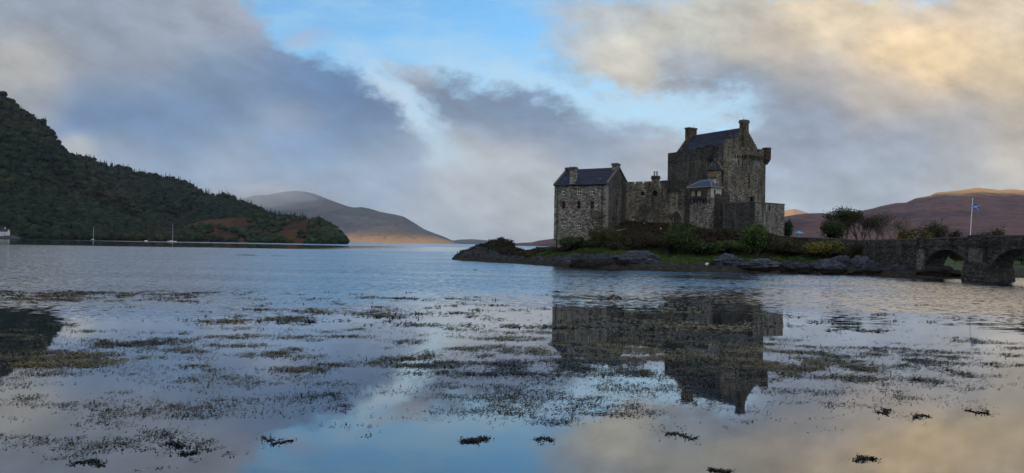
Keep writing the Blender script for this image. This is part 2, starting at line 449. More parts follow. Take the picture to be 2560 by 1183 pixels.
M = {}
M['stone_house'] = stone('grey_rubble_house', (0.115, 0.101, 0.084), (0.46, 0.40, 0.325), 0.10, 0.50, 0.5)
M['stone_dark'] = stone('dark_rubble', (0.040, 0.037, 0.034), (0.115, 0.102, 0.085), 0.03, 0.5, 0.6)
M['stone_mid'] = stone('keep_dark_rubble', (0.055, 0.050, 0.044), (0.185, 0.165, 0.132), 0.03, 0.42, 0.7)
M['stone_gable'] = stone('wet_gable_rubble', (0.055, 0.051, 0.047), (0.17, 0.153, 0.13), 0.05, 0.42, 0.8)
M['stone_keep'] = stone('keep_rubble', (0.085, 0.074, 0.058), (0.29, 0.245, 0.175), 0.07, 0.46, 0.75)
M['stone_curtain'] = stone('curtain_rubble', (0.090, 0.078, 0.060), (0.38, 0.32, 0.23), 0.09, 0.46, 0.95)
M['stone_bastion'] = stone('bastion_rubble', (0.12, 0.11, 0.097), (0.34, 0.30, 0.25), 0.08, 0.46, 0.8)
M['stone_bridge'] = stone('bridge_rubble', (0.026, 0.025, 0.024), (0.115, 0.103, 0.088), 0.05, 0.6, 0.6, moss=0.45)
M['stone_brown'] = stone('brown_chimney_stone', (0.050, 0.038, 0.026), (0.19, 0.138, 0.088), 0.03, 0.45, 0.4)
M['stone_tan'] = stone('tan_dressed_stone', (0.16, 0.13, 0.095), (0.30, 0.25, 0.18), 0.1, 0.5, 0.3)
M['dressed'] = plain('dressed_stone', (0.22, 0.20, 0.17), 0.85, 0.35, 2.0)
M['dressed_dark'] = plain('weathered_coping', (0.085, 0.08, 0.072), 0.9, 0.4, 1.5)
M['cream'] = plain('cream_render', (0.36, 0.33, 0.26), 0.8, 0.25, 1.2)
M['white'] = plain('white_render', (0.55, 0.56, 0.56), 0.7, 0.08)
M['slate_blue'] = slate('blue_slate', (0.020, 0.024, 0.040))
M['slate_dark'] = slate('dark_slate', (0.026, 0.027, 0.034))
M['slate_sheen'] = slate('bright_slate', (0.045, 0.058, 0.105))  # bluish highlight of the gallery roof put into the slate colour
M['glass'] = plain('dark_window_glass', (0.006, 0.006, 0.008), 0.25, 0.2)
M['frame_white'] = plain('white_window_frame', (0.80, 0.79, 0.74), 0.6, 0.06)
M['frame_brown'] = plain('red_brown_window_frame', (0.10, 0.045, 0.035), 0.6, 0.2)
M['panel_yellow'] = plain('ochre_board', (0.26, 0.21, 0.10), 0.7, 0.2)
M['iron'] = plain('black_iron_pipe', (0.012, 0.012, 0.013), 0.5, 0.2)
M['clay'] = plain('clay_pot', (0.33, 0.24, 0.15), 0.8, 0.2)
M['wood_dark'] = plain('dark_oak', (0.035, 0.022, 0.014), 0.7, 0.3)
M['paint_white'] = plain('white_paint', (0.62, 0.62, 0.61), 0.5, 0.06)
M['blue_hull'] = plain('blue_hull_paint', (0.06, 0.08, 0.16), 0.35, 0.1)
M['alu'] = plain('pale_mast', (0.62, 0.62, 0.60), 0.45, 0.08)
M['flag_blue'] = plain('blue_flag_cloth', (0.01, 0.09, 0.42), 0.8, 0.15)
M['flag_white'] = plain('white_flag_cloth', (0.45, 0.50, 0.62), 0.8, 0.08)
M['canopy_blue'] = plain('bright_blue_canvas', (0.05, 0.33, 0.52), 0.6, 0.15)
M['bark'] = plain('grey_brown_bark', (0.075, 0.062, 0.048), 0.9, 0.4, 4.0)
M['bark_pale'] = plain('pale_bark', (0.20, 0.165, 0.12), 0.9, 0.3, 4.0)
M['leaf'] = tinted('foliage', 0.75, 0.35, 0.9)
M['wood_far'] = tinted('far_wood', 0.9, 0.45, 0.02)
M['weed'] = tinted('seaweed', 0.35, 0.4, 0.8)
M['ground'] = tinted('island_ground', 0.9, 0.45, 1.2)

def rock_mat(name, dark, light, pale, low=1.0, lichen=0.5):
    m, g, b = new_mat(name)
    p = wpos(g); x, y, z = g.xyz(p)
    n = g.noise(g.v('MULTIPLY', p, (0.8, 0.8, 2.2)), 0.9, 6.0, 0.65)
    c = g.ramp(n, [(0.28, dark), (0.52, light), (0.78, tuple(q * 1.25 for q in light))])
    l = g.sm(0.55, 0.66, g.noise(p, 2.3, 5.0, 0.7)) * lichen
    c = g.mix(l, c, pale)
    wet = g.sm(low + 0.35, low - 0.35, z + (g.noise(p, 0.8, 4.0) - 0.5) * 0.9)
    c = g.mix(wet, c, g.mix(g.noise(p, 3.0, 4.0), (0.010, 0.008, 0.005), (0.032, 0.024, 0.009)))
    g.put(b.inputs['Base Color'], c); b.inputs['Roughness'].default_value = 0.8
    bump(g, b, g.noise(g.v('MULTIPLY', p, (1, 1, 2.5)), 1.3, 8.0, 0.72), 1.3)
    return m
M['rock'] = rock_mat('grey_shore_rock', (0.012, 0.013, 0.016), (0.058, 0.061, 0.070), (0.22, 0.22, 0.20))
M['rock_pale'] = rock_mat('pale_blue_grey_rock', (0.018, 0.022, 0.030), (0.105, 0.118, 0.145), (0.36, 0.37, 0.38), 1.0, 0.6)
M['rock_white'] = plain('white_quartz', (0.55, 0.55, 0.54), 0.8, 0.3, 6.0)
M['rock_low'] = rock_mat('wet_dark_rock', (0.012, 0.012, 0.012), (0.05, 0.05, 0.05), (0.10, 0.09, 0.05), 1.0, 0.2)

# island terrain: bare rock at the foot, turf and brown scrub above (weights in 'tint': r rock, g grass, b scrub)
def ground_mat():
    m, g, b = new_mat('shore_ground')
    p = wpos(g); x, y, z = g.xyz(p)
    a = g.new('ShaderNodeAttribute'); a.attribute_name = 'tint'
    wr, wg, wb = g.xyz(S(g, a.outputs['Color']))
    n = g.noise(g.v('MULTIPLY', p, (0.7, 0.7, 2.4)), 1.0, 6.0, 0.66)
    rock = g.ramp(n, [(0.34, (0.010, 0.011, 0.013)), (0.50, (0.034, 0.036, 0.042)), (0.68, (0.090, 0.090, 0.088))])
    rock = g.mix(g.sm(0.56, 0.66, g.noise(p, 1.9, 5.0, 0.7)) * g.sm(1.2, 2.0, z) * 0.65, rock, (0.20, 0.20, 0.155))
    n2 = g.noise(p, 0.55, 5.0, 0.6)
    grass = g.ramp(n2, [(0.34, (0.030, 0.028, 0.012)), (0.48, (0.050, 0.090, 0.016)), (0.64, (0.085, 0.085, 0.028))])
    scrub = g.ramp(g.noise(p, 0.7, 6.0, 0.7), [(0.3, (0.014, 0.012, 0.008)), (0.5, (0.034, 0.023, 0.014)), (0.72, (0.042, 0.046, 0.018))])
    nn = (g.noise(p, 1.1, 5.0, 0.65) - 0.5) * 0.9
    c = g.mix(g.sm(0.35, 0.65, wg + nn), scrub, grass)
    c = g.mix(g.sm(0.35, 0.65, wr + nn), c, rock)
    weed = g.ramp(g.noise(p, 1.6, 6.0, 0.72), [(0.38, (0.010, 0.008, 0.004)), (0.52, (0.034, 0.025, 0.009)), (0.66, (0.085, 0.062, 0.018))])
    c = g.mix(g.sm(1.15, 0.35, z + nn * 0.9), c, weed)
    g.put(b.inputs['Base Color'], c); b.inputs['Roughness'].default_value = 0.85
    bump(g, b, g.noise(g.v('MULTIPLY', p, (1, 1, 2.5)), 1.3, 8.0, 0.74), 1.0)
    return m
M['shore'] = ground_mat()

def moor_mat(name, cols, s1=0.004, s2=0.02, rocky=0.4, pale=None, patchy=None):
    m, g, b = new_mat(name)
    p = wpos(g); x, y, z = g.xyz(p)
    q = g.v('MULTIPLY', p, (1, 1, 3.5))
    n = g.noise(q, s1, 8.0, 0.66); n2 = g.noise(q, s2, 5.0, 0.65)
    c = g.ramp(n * 0.6 + n2 * 0.4, [(0.36, cols[0]), (0.46, cols[1]), (0.54, cols[2]), (0.64, cols[3])])
    c = g.mix(g.sm(0.58, 0.70, n2) * rocky, c, (0.16, 0.15, 0.14))
    if pale:                                   # sunlit tone of the summits put into the colour
        zl, zh, pc = pale
        c = g.mix(g.sm(zl, zh, z + (n2 - 0.5) * (zh - zl) * 1.2 + (n - 0.5) * (zh - zl)), c, pc)
    if patchy:                                 # sunlit warmth painted into the bracken colour, lowest slope only
        zl, zh, pc = patchy
        c = g.mix(g.sm(zh, zl, z + (n2 - 0.5) * zh * 0.9 + (n - 0.5) * zh * 0.8), c, pc)
    g.put(b.inputs['Base Color'], c); b.inputs['Roughness'].default_value = 0.95; b.inputs['Specular IOR Level'].default_value = 0.1
    bump(g, b, n2 + n, 14.0, 1.0)
    return m
M['moor_wood'] = moor_mat('wooded_hillside', [(0.006, 0.008, 0.005), (0.010, 0.013, 0.007), (0.020, 0.013, 0.008), (0.014, 0.017, 0.009)], 0.006, 0.05, 0.05)
M['moor_bracken'] = moor_mat('bracken_knoll', [(0.020, 0.017, 0.009), (0.048, 0.026, 0.012), (0.088, 0.038, 0.017), (0.042, 0.042, 0.016)], 0.010, 0.06, 0.02)
M['moor_purple'] = moor_mat('heather_moor', [(0.040, 0.028, 0.036), (0.080, 0.046, 0.048), (0.125, 0.066, 0.058), (0.100, 0.070, 0.062)], 0.0042, 0.022, 0.16, pale=(205, 240, (0.38, 0.23, 0.11)))
M['moor_grey'] = moor_mat('far_grey_moor', [(0.030, 0.032, 0.042), (0.048, 0.049, 0.058), (0.066, 0.062, 0.066), (0.078, 0.072, 0.072)], 0.0015, 0.008, 0.12)  # distance haze partly mixed into these blue-greys
M['moor_gold'] = moor_mat('far_sunlit_slope', [(0.030, 0.032, 0.042), (0.050, 0.050, 0.058), (0.075, 0.066, 0.064), (0.085, 0.075, 0.07)], 0.003, 0.012, 0.1, patchy=(10, 130, (0.30, 0.18, 0.085)))

def water_mat():
    m, g, b = new_mat('loch_water')
    p = wpos(g); x, y, z = g.xyz(p)
    nz = g.noise(g.vec(x * 0.012, y * 0.03), 1.0, 4.0, 0.6)
    yn = y + (nz - 0.5) * 34.0 + (g.noise(g.vec(x * 0.1, y * 0.3), 1.0, 3.0) - 0.5) * 5.0
    # breeze: calm in the weedy shallows, ruffled beyond, a calm lane under the far shore
    ruf = g.sm(44.0, 82.0, yn + g.sm(15.0, 45.0, x) * 10.0 + g.sm(-3.0, -16.0, x) * 14.0)
    yl = y + (nz - 0.5) * 120.0
    lane = g.sm(340.0, 400.0, yl) * g.sm(900.0, 800.0, yl) * g.sm(100.0, -150.0, x)
    ruf = ruf * (1.0 - lane * 0.95)
    patch = g.sm(0.30, 0.65, g.noise(g.vec(x * 0.03, y * 0.09, 3.0), 1.0, 5.0, 0.65))
    ruf = ruf * (0.55 + patch * 0.6)
    ruf = ruf + g.sm(0.52, 0.64, g.noise(g.vec(x * 0.02, y * 0.11, 8.0), 1.0, 3.0, 0.6)) * g.sm(14.0, 30.0, x) * g.sm(46.0, 60.0, y) * 0.5
    def slope(sx, sy, sc, det):
        c = g.v('SUBTRACT', g.noise(g.vec(x * sx, y * sy), sc, det, 0.55, color=True), (0.5, 0.5, 0.5))
        return c
    s_r = slope(0.8, 1.4, 2.2, 4.0)         # ripples
    s_c = slope(0.35, 1.6, 1.0, 3.0)        # long low wavelets in the calm
    s_f = slope(1.0, 1.6, 7.0, 2.0)
    swell = g.sm(24.0, 60.0, y)
    nrm = g.v('ADD', g.v('SCALE', s_r, ruf * 1.05), g.v('SCALE', s_c, 0.004 + swell * 0.045))
    nrm = g.v('ADD', nrm, g.v('SCALE', s_f, 0.006 + ruf * 0.10))
    # wavelets lean: their steep faces look down the loch, towards the near shore
    nrm = g.v('ADD', g.v('MULTIPLY', nrm, (0.5, 1.0, 0.0)), g.vec(0.0, ruf * -0.13, 0.0))
    nrm = g.v('NORMALIZE', g.v('ADD', nrm, (0.0, 0.0, 1.0)))
    b.inputs['Base Color'].default_value = (0.006, 0.012, 0.018, 1)
    b.inputs['Roughness'].default_value = 0.02
    b.inputs['IOR'].default_value = 1.8
    b.inputs['Coat Weight'].default_value = 0.6; b.inputs['Coat IOR'].default_value = 1.45; b.inputs['Coat Roughness'].default_value = 0.02
    b.inputs['Specular IOR Level'].default_value = 0.5
    g.l.new(nrm.s, b.inputs['Normal']); g.l.new(nrm.s, b.inputs['Coat Normal'])
    return m
M['water'] = water_mat()
# ------------------------------------------------------------------ water, hills
def grid_faces(nu, nv):
    i = np.arange(nu - 1)[:, None] * nv + np.arange(nv - 1)[None, :]
    return np.stack([i, i + nv, i + nv + 1, i + 1], -1).reshape(-1, 4)
_w = [-9000, -2000, -400, -60, 0, 60, 400, 2000, 9000]
_wy = [-300, -20, 10, 40, 80, 160, 320, 800, 2500, 7000, 14500]
_V = [(x, y, 0.0) for x in _w for y in _wy]
tag(mesh_obj('water', _V, grid_faces(len(_w), len(_wy)), M['water'], uniform=True), kind='structure')

def hill(name, prof, Yf, Yr, Yb, mat, power=1.15, rough=0.10, scale=200.0, nx=260, nt=70, zf=-2.0, seed=1, ridge_noise=0.01):
    """a real slope: its foot at Yf, its crest (drawn by prof, photo pixels) at Yr, falling away to Yb"""
    xs = np.linspace(prof[0][0], prof[-1][0], nx)
    ys = np.interp(xs, [p[0] for p in prof], [p[1] for p in prof])
    fYf = lambda x: np.interp(x, [p[0] for p in Yf], [p[1] for p in Yf]) if isinstance(Yf, list) else np.full_like(x, Yf)
    fYr = lambda x: np.interp(x, [p[0] for p in Yr], [p[1] for p in Yr]) if isinstance(Yr, list) else np.full_like(x, Yr)
    yf, yr = fYf(xs), fYr(xs)
    yb = yr + (Yb - np.mean(yr))
    P = np.array([at(x, y, Y) for x, y, Y in zip(xs, ys, yr)])
    zr = P[:, 2]; u = P[:, 0] / yr
    t = np.concatenate([np.linspace(0, 1, nt), np.linspace(1, 2, nt // 3)[1:]])
    T, U = np.meshgrid(t, u)
    ZR = zr[:, None] * np.ones_like(T)
    YY = np.where(T <= 1, yf[:, None] + T * (yr - yf)[:, None], yr[:, None] + (T - 1) * (yb - yr)[:, None])
    XX = U * YY
    front = zf + (ZR - zf) * np.clip(T, 0, 1) ** power
    back = ZR * np.cos((np.clip(T, 1, 2) - 1) * 1.5)
    Z = np.where(T <= 1, front, back - 4)
    env = np.where(T <= 1, np.clip(T * 4, 0, 1) * np.clip((1.0 - T) * 3.0, ridge_noise / max(rough, 1e-6), 1), 0.5)
    Z = Z + fbm(XX / scale, YY / scale, seed, 6, 0.55) * rough * np.abs(ZR) * env
    Z = Z + (ridged(XX / scale * 1.7, YY / scale * 0.5, seed + 9) - 0.5) * rough * 0.5 * np.abs(ZR) * env
    Z = Z + fbm(XX / scale * 6, YY / scale * 6, seed + 5, 4) * rough * 0.16 * np.abs(ZR) * env
    V = np.stack([XX, YY, Z], -1).reshape(-1, 3)
    o = mesh_obj(name, V, grid_faces(len(xs), len(t)), mat, smooth=True, uniform=True)
    tag(o, kind='structure')
    return XX, YY, Z, T, xs

prof1 = [(-900, -160), (-500, -20), (-250, 70), (-120, 150), (-40, 205), (0, 232), (22, 246), (45, 268), (52, 279), (90, 298), (122, 318), (128, 336), (150, 366), (180, 397), (215, 420), (260, 455), (320, 500), (390, 545), (450, 578), (500, 604)]
H1 = hill('hills', prof1, [(-900, 900), (0, 1010), (500, 1150)], [(-900, 1500), (0, 1500), (320, 1300), (500, 1165)], 2300, M['moor_wood'], 1.1, 0.16, 170, seed=3)
prof2 = [(-500, 330), (0, 340), (120, 372), (185, 389), (215, 394), (250, 410), (285, 420), (320, 421), (333, 433), (390, 441), (432, 445), (452, 457), (482, 464), (502, 480), (540, 490), (565, 490), (592, 502), (650, 525), (682, 539), (722, 546), (750, 550), (775, 556), (800, 574), (840, 606)]
H2 = hill('hills', prof2, [(-500, 1500), (300, 1290), (840, 1360)], [(-500, 2300), (300, 2100), (700, 1750), (840, 1500)], 3000, M['moor_wood'], 1.05, 0.13, 190, seed=21)
prof3 = [(380, 600), (430, 580), (470, 562), (520, 549), (600, 544), (680, 547), (740, 550), (763, 548), (785, 547), (805, 554), (830, 570), (848, 584), (860, 598), (866, 607)]
H3 = hill('hills', prof3, [(380, 1130), (866, 1290)], [(380, 1230), (700, 1430), (866, 1315)], 1650, M['moor_bracken'], 0.85, 0.10, 110, seed=31)
# far mountain across the loch, its top in the cloud, and the low land on the horizon
prof4 = [(180, 560), (400, 540), (520, 520), (600, 499), (640, 489), (670, 488), (700, 481), (735, 477), (765, 479), (790, 486), (830, 502), (870, 516), (885, 519), (900, 521), (960, 545), (1000, 560), (1100, 606), (1140, 611)]
hill('hills', prof4, 8600, 9600, 12500, M['moor_grey'], 1.0, 0.14, 900, seed=41)
prof5 = [(560, 606), (640, 590), (720, 565), (800, 535), (850, 524), (890, 519), (905, 518), (925, 522), (950, 530), (985, 536), (1010, 542), (1040, 560), (1060, 573), (1080, 581), (1110, 592), (1130, 601), (1146, 609.5)]
hill('hills', prof5, 7700, 8500, 10500, M['moor_grey'], 1.0, 0.14, 700, seed=43)
prof6 = [(740, 606), (800, 600), (850, 590), (900, 576), (940, 566), (975, 563), (1005, 568), (1040, 577), (1080, 588), (1110, 597.5), (1146, 609.6)]
hill('hills', prof6, 7350, 7620, 8200, M['moor_gold'], 0.9, 0.10, 300, seed=47)
prof7 = [(1090, 610), (1130, 602), (1150, 599), (1180, 598), (1205, 600), (1240, 603), (1270, 609), (1290, 612.3)]
hill('hills', prof7, 11200, 12200, 13500, M['moor_grey'], 1.0, 0.06, 600, seed=51)
prof8 = [(1268, 611), (1290, 608), (1310, 607), (1330, 606), (1345, 602), (1375, 598), (1410, 594), (1500, 590), (1600, 590), (1700, 606), (1760, 618)]
hill('hills', prof8, 2900, 3100, 3600, M['moor_purple'], 0.9, 0.06, 120, seed=53)
# moorland on the right
prof9 = [(1700, 575), (1850, 560), (1930, 550), (1965, 541), (1990, 537), (2020, 534), (2055, 533), (2080, 537), (2110, 546), (2160, 556), (2240, 553), (2270, 553), (2300, 557), (2360, 560), (2400, 558), (2450, 561), (2520, 566), (2620, 570), (2900, 560), (3200, 550)]
hill('hills', prof9, 900, 1500, 2300, M['moor_purple'], 1.0, 0.10, 180, seed=61)
prof10 = [(1800, 600), (1950, 575), (2060, 545), (2110, 534), (2150, 528), (2180, 522), (2205, 515), (2240, 508), (2265, 507), (2290, 496), (2310, 493), (2328, 489), (2340, 482), (2370, 479), (2410, 475), (2445, 470), (2470, 473), (2500, 476), (2530, 474), (2560, 477), (2650, 490), (2800, 480), (3100, 520)]
hill('hills', prof10, 1700, 2900, 4400, M['moor_purple'], 0.95, 0.13, 330, seed=67)
prof11 = [(1880, 560), (1930, 536), (1960, 527), (1985, 523), (2000, 526), (2015, 531), (2060, 545), (2120, 570)]
hill('hills', prof11, 5200, 6000, 7500, M['moor_purple'], 1.0, 0.1, 400, seed=71)

# the mountains behind the viewer that keep the morning sun off the loch
def back_range():
    n, k = 220, 40
    q = np.linspace(-5000, 11500, n); p = np.linspace(-5200, -1500, k)
    Q, Pp = np.meshgrid(q, p, indexing='ij')
    ax, ay = math.sin(SUN_AZ), math.cos(SUN_AZ)       # towards the sun
    X = -ax * Pp + ay * Q; Y = -ay * Pp - ax * Q
    cr = RIDGE_H(q)[:, None] + 30 * fbm(q / 130.0, q * 0, 88, 3)[:, None]
    t = (Pp + 5200) / 3700.0
    prof = np.where(t < 0.6, t / 0.6, (1 - t) / 0.4)
    Z = cr * np.clip(prof, 0, 1) ** 1.1 + fbm(X / 700, Y / 700, 81, 5) * 110 * np.clip(prof * 3, 0, 1) - 1.5
    tag(mesh_obj('hills', np.stack([X, Y, Z], -1).reshape(-1, 3), grid_faces(n, k)[:, ::-1], M['moor_wood'], smooth=True, uniform=True), kind='structure')
def RIDGE_H(q): return np.interp(q, [-5000, 500, 2500, 7000, 11500], [1185, 1185, 1185, 1060, 1060])
back_range()
# added mountain, unseen behind the near hill, put there to shade the far one
def shade_mountain():
    q = np.linspace(6300, 11500, 70); p = np.linspace(-900, 1500, 40); Q, Pp = np.meshgrid(q, p, indexing='ij')
    ax, ay = math.sin(SUN_AZ), math.cos(SUN_AZ); X = -ax * Pp + ay * Q; Y = -ay * Pp - ax * Q
    t = np.clip(1 - np.abs(Pp - 200) / 1150, 0, 1); w = np.clip((Q - 7150) / 900, 0, 1) * np.clip((11400 - Q) / 900, 0, 1)
    Z = 1430 * t * w + fbm(X / 500, Y / 500, 83, 5) * 90 * np.clip(t * w * 3, 0, 1) - 1.5
    tag(mesh_obj('hills', np.stack([X, Y, Z], -1).reshape(-1, 3), grid_faces(70, 40)[:, ::-1], M['moor_grey'], smooth=True, uniform=True), kind='structure')
shade_mountain()

# ------------------------------------------------------------------ the island
_wl = [(1128, 649.2), (1131, 649.5), (1160, 652), (1200, 653), (1250, 656.5), (1320, 661), (1400, 667), (1500, 671), (1600, 674), (1700, 677), (1800, 680), (1900, 683), (2000, 685.5), (2100, 687), (2180, 688.5), (2300, 695), (2400, 698), (2440, 697.5), (2500, 695.5), (2560, 695), (2700, 697), (2900, 702)]
_wlx = np.array([p[0] for p in _wl], float)
_wlY = np.array([CAM_H / -ray(*p)[2] for p in _wl])
def shoreY(x): return np.interp(x, _wlx, _wlY)
# cross-sections: for the column of pixel x, (metres behind the waterline, height)
_sec = {
    1128: [(0, -.5), (3, -.4), (8, -.5), (20, -.6), (30, -2), (110, -4)],
    1133: [(0, .1), (2, .4), (4, .5), (8, .3), (20, -1), (40, -3), (110, -4)],
    1165: [(0, .1), (2, 1.1), (4, 1.9), (6, 2.2), (9, 1.6), (16, -.5), (40, -3), (110, -4)],
    1200: [(0, .1), (2, 1.3), (4, 2.7), (7, 4.0), (9, 4.0), (14, 1.5), (20, -1), (110, -4)],
    1230: [(0, .1), (2, .9), (5, 2.0), (9, 4.3), (12, 5.0), (15, 4.4), (22, .5), (30, -2), (110, -4)],
    1252: [(0, .1), (2, .7), (6, 1.7), (11, 4.0), (15, 5.5), (18, 5.1), (25, 1), (34, -2), (110, -4)],
    1278: [(0, .1), (2, .7), (7, 1.7), (13, 3.9), (17, 5.1), (20, 4.2), (27, .5), (36, -2), (110, -4)],
    1292: [(0, .1), (2, .7), (6, 1.5), (12, 2.3), (18, 2.9), (22, 2.2), (30, -1), (110, -4)],
    1312: [(0, .1), (2, .8), (5, 1.5), (10, 2.1), (17, 2.4), (24, 2.1), (34, -1), (110, -4)],
    1345: [(0, .1), (2, .9), (4, 1.6), (8, 2.2), (16, 2.6), (26, 2.8), (40, -1), (110, -4)],
    1390: [(0, .1), (1.5, .9), (4, 1.7), (7, 2.2), (12, 2.7), (24, 3.3), (45, 3.0), (60, -1), (110, -4)],
    1450: [(0, .1), (1.5, 1.0), (3.5, 1.9), (6, 2.3), (10, 2.9), (13, 3.3), (25, 4.6), (60, 5), (75, -1), (110, -4)],
    1517: [(0, .1), (1.5, 1.0), (3.2, 2.0), (5.5, 2.4), (9, 3.0), (12, 3.4), (22, 6.6), (27, 7.5), (60, 8), (80, -1), (110, -4)],
    1565: [(0, .1), (1.5, 1.0), (3.2, 2.1), (5.5, 2.5), (9, 3.1), (12, 3.6), (29, 9.7), (60, 10), (85, -1), (110, -4)],
    1664: [(0, .1), (2, .7), (4, 1.4), (7, 2.0), (10, 2.8), (13, 3.6), (27, 9.5), (60, 11), (90, -1), (110, -4)],
    1722: [(0, .1), (2, .7), (4, 1.2), (7, 1.9), (10, 2.8), (23, 8.9), (60, 11), (95, -1), (110, -4)],
    1775: [(0, .1), (2, .8), (4, 1.4), (7, 2.0), (10, 2.8), (22, 8.2), (60, 11), (95, -1), (110, -4)],
    1885: [(0, .1), (2, .9), (4, 1.6), (7, 2.2), (10, 3.0), (20, 7.6), (60, 10), (95, -1), (110, -4)],
    1960: [(0, .1), (2, .8), (4, 1.5), (7, 2.2), (10, 3.0), (17, 5.6), (28, 7.2), (60, 7), (95, 0), (110, -2)],
    2000: [(0, .1), (2, .8), (4, 1.5), (7, 2.2), (10, 3.0), (17, 5.4), (28, 6.0), (60, 6), (95, 1), (110, -1)],
    2100: [(0, .1), (2, .9), (4, 1.7), (7, 2.4), (10, 3.2), (15, 5.0), (28, 6.0), (60, 6), (95, 2), (110, 0)],
    2165: [(0, .1), (2, 1.0), (4, 1.7), (7, 2.4), (10, 3.2), (15, 4.7), (28, 5.4), (60, 5), (95, 3), (110, 2)],
    2240: [(0, .1), (2, .8), (4, 1.5), (7, 1.9), (10, 2.0), (16, 2.3), (28, 3.6), (60, 4.3), (95, 3), (110, 2)],
    2310: [(0, .0), (2, .5), (4, .9), (7, 1.2), (10, 1.2), (16, 1.5), (28, 2.6), (60, 4.0), (95, 3), (110, 2)],
    2420: [(0, -.1), (2, .2), (4, .4), (7, .7), (10, .9), (20, 1.6), (35, 2.4), (60, 3.6), (95, 3), (110, 2)],
    2560: [(0, -.1), (2, .3), (4, .5), (7, .9), (10, 1.2), (20, 1.9), (35, 2.6), (60, 3.6), (95, 3), (110, 2)],
    2900: [(0, -.1), (2, .3), (4, .5), (7, .9), (10, 1.2), (20, 1.9), (35, 2.6), (60, 3.6), (95, 3), (110, 2)],
}
_sx = np.array(sorted(_sec), float)
_dgrid = np.concatenate([np.arange(-4, 0, 1.0), np.arange(0, 16, 0.22), np.arange(16, 40, 0.6), np.arange(40, 112, 2.5)])
_stab = np.array([np.interp(_dgrid, [p[0] for p in _sec[int(k)]], [p[1] for p in _sec[int(k)]]) for k in _sx])
_stab[:, _dgrid < 0] = -1.2
def ground_base(x, d):
    """smooth island height for pixel column x at d metres behind the waterline"""
    x = np.asarray(x, float); d = np.asarray(d, float)
    j = np.clip(np.searchsorted(_sx, x) - 1, 0, len(_sx) - 2)
    f = np.clip((x - _sx[j]) / (_sx[j + 1] - _sx[j]), 0, 1); f = f * f * (3 - 2 * f)
    i = np.clip(np.searchsorted(_dgrid, d) - 1, 0, len(_dgrid) - 2)
    h = np.clip((d - _dgrid[i]) / (_dgrid[i + 1] - _dgrid[i]), 0, 1)
    a = _stab[j, i] * (1 - h) + _stab[j, i + 1] * h
    b = _stab[j + 1, i] * (1 - h) + _stab[j + 1, i + 1] * h
    return a * (1 - f) + b * f
def rock_weight(x, d, z):
    mound = np.clip((1300 - x) / 20, 0, 1)
    top = np.interp(x, [1128, 1290, 1330, 1450, 1600, 1700, 1800, 1960, 2180, 2300, 2900], [6, 6, 3.2, 5.0, 4.6, 2.5, 4.0, 4.5, 6.5, 5.0, 2.0])
    return np.clip((top - d) / 1.2 + 0.5, 0, 1)
def ground_h(x, d, X, Y):
    z = ground_base(x, d)
    w = rock_weight(x, d, z)
    live = np.clip((d + 1.0) / 2.0, 0, 1) * np.clip((60 - d) / 20, 0, 1)
    z = z + live * w * ((ridged(X / 2.6, Y / 1.6, 5, 5) - 0.55) * 2.3 * np.clip(z / 1.0, 0.25, 1.0))
    z = z + live * (1 - w) * fbm(X / 4.0, Y / 4.0, 8, 5) * 0.42
    return z
def px_of(X, Y):
    """pixel column at the horizon for a plan point (arrays)"""
    return 1280 + F * np.asarray(X) / np.asarray(Y)
def ground_at(X, Y):
    x = px_of(X, Y); d = Y - shoreY(x)
    return float(ground_h(np.array([x]), np.array([d]), np.array([X]), np.array([Y]))[0])
def island():
    xs = np.concatenate([np.arange(1128, 2180, 2.0), np.arange(2180, 2900, 4.0)])
    ds = _dgrid
    XP, D = np.meshgrid(xs, ds, indexing='ij')
    Y = shoreY(XP) + D
    X = (XP - 1280) / F * Y
    Z = ground_h(XP, D, X, Y)
    w = rock_weight(XP, D, Z)
    grass = np.exp(-((D - np.interp(XP, [1300, 1400, 1600, 1700, 1800, 1900, 2160, 2300, 2900], [16, 12, 10.5, 9, 9, 9, 9, 24, 24])) / np.interp(XP, [1300, 1400, 1650, 1720, 2200, 2300, 2900], [8, 4.5, 4.5, 2.2, 3, 14, 14])) ** 2)
    grass = grass * np.interp(XP, [1300, 1380, 1660, 1700, 2200, 2300], [0.8, 1, 1, .55, .6, 1])
    grass = np.where(XP < 1300, np.clip((Z - 3.6) / 1.2, 0, 0.55), grass)
    w = np.where(XP < 1300, np.clip(1.15 - (Z - 2.6) / 1.6, 0, 1), w)
    grass = np.maximum(grass, np.clip((D - 28) / 6, 0, 1))
    col = np.stack([np.clip(w, 0, 1), np.clip(grass, 0, 1), 1 - np.clip(w + grass, 0, 1)], -1).reshape(-1, 3)
    o = mesh_obj('ground', np.stack([X, Y, Z], -1).reshape(-1, 3), grid_faces(len(xs), len(ds)), M['shore'], smooth=True, uniform=True, colors=col)
    tag(o, kind='structure')
island()
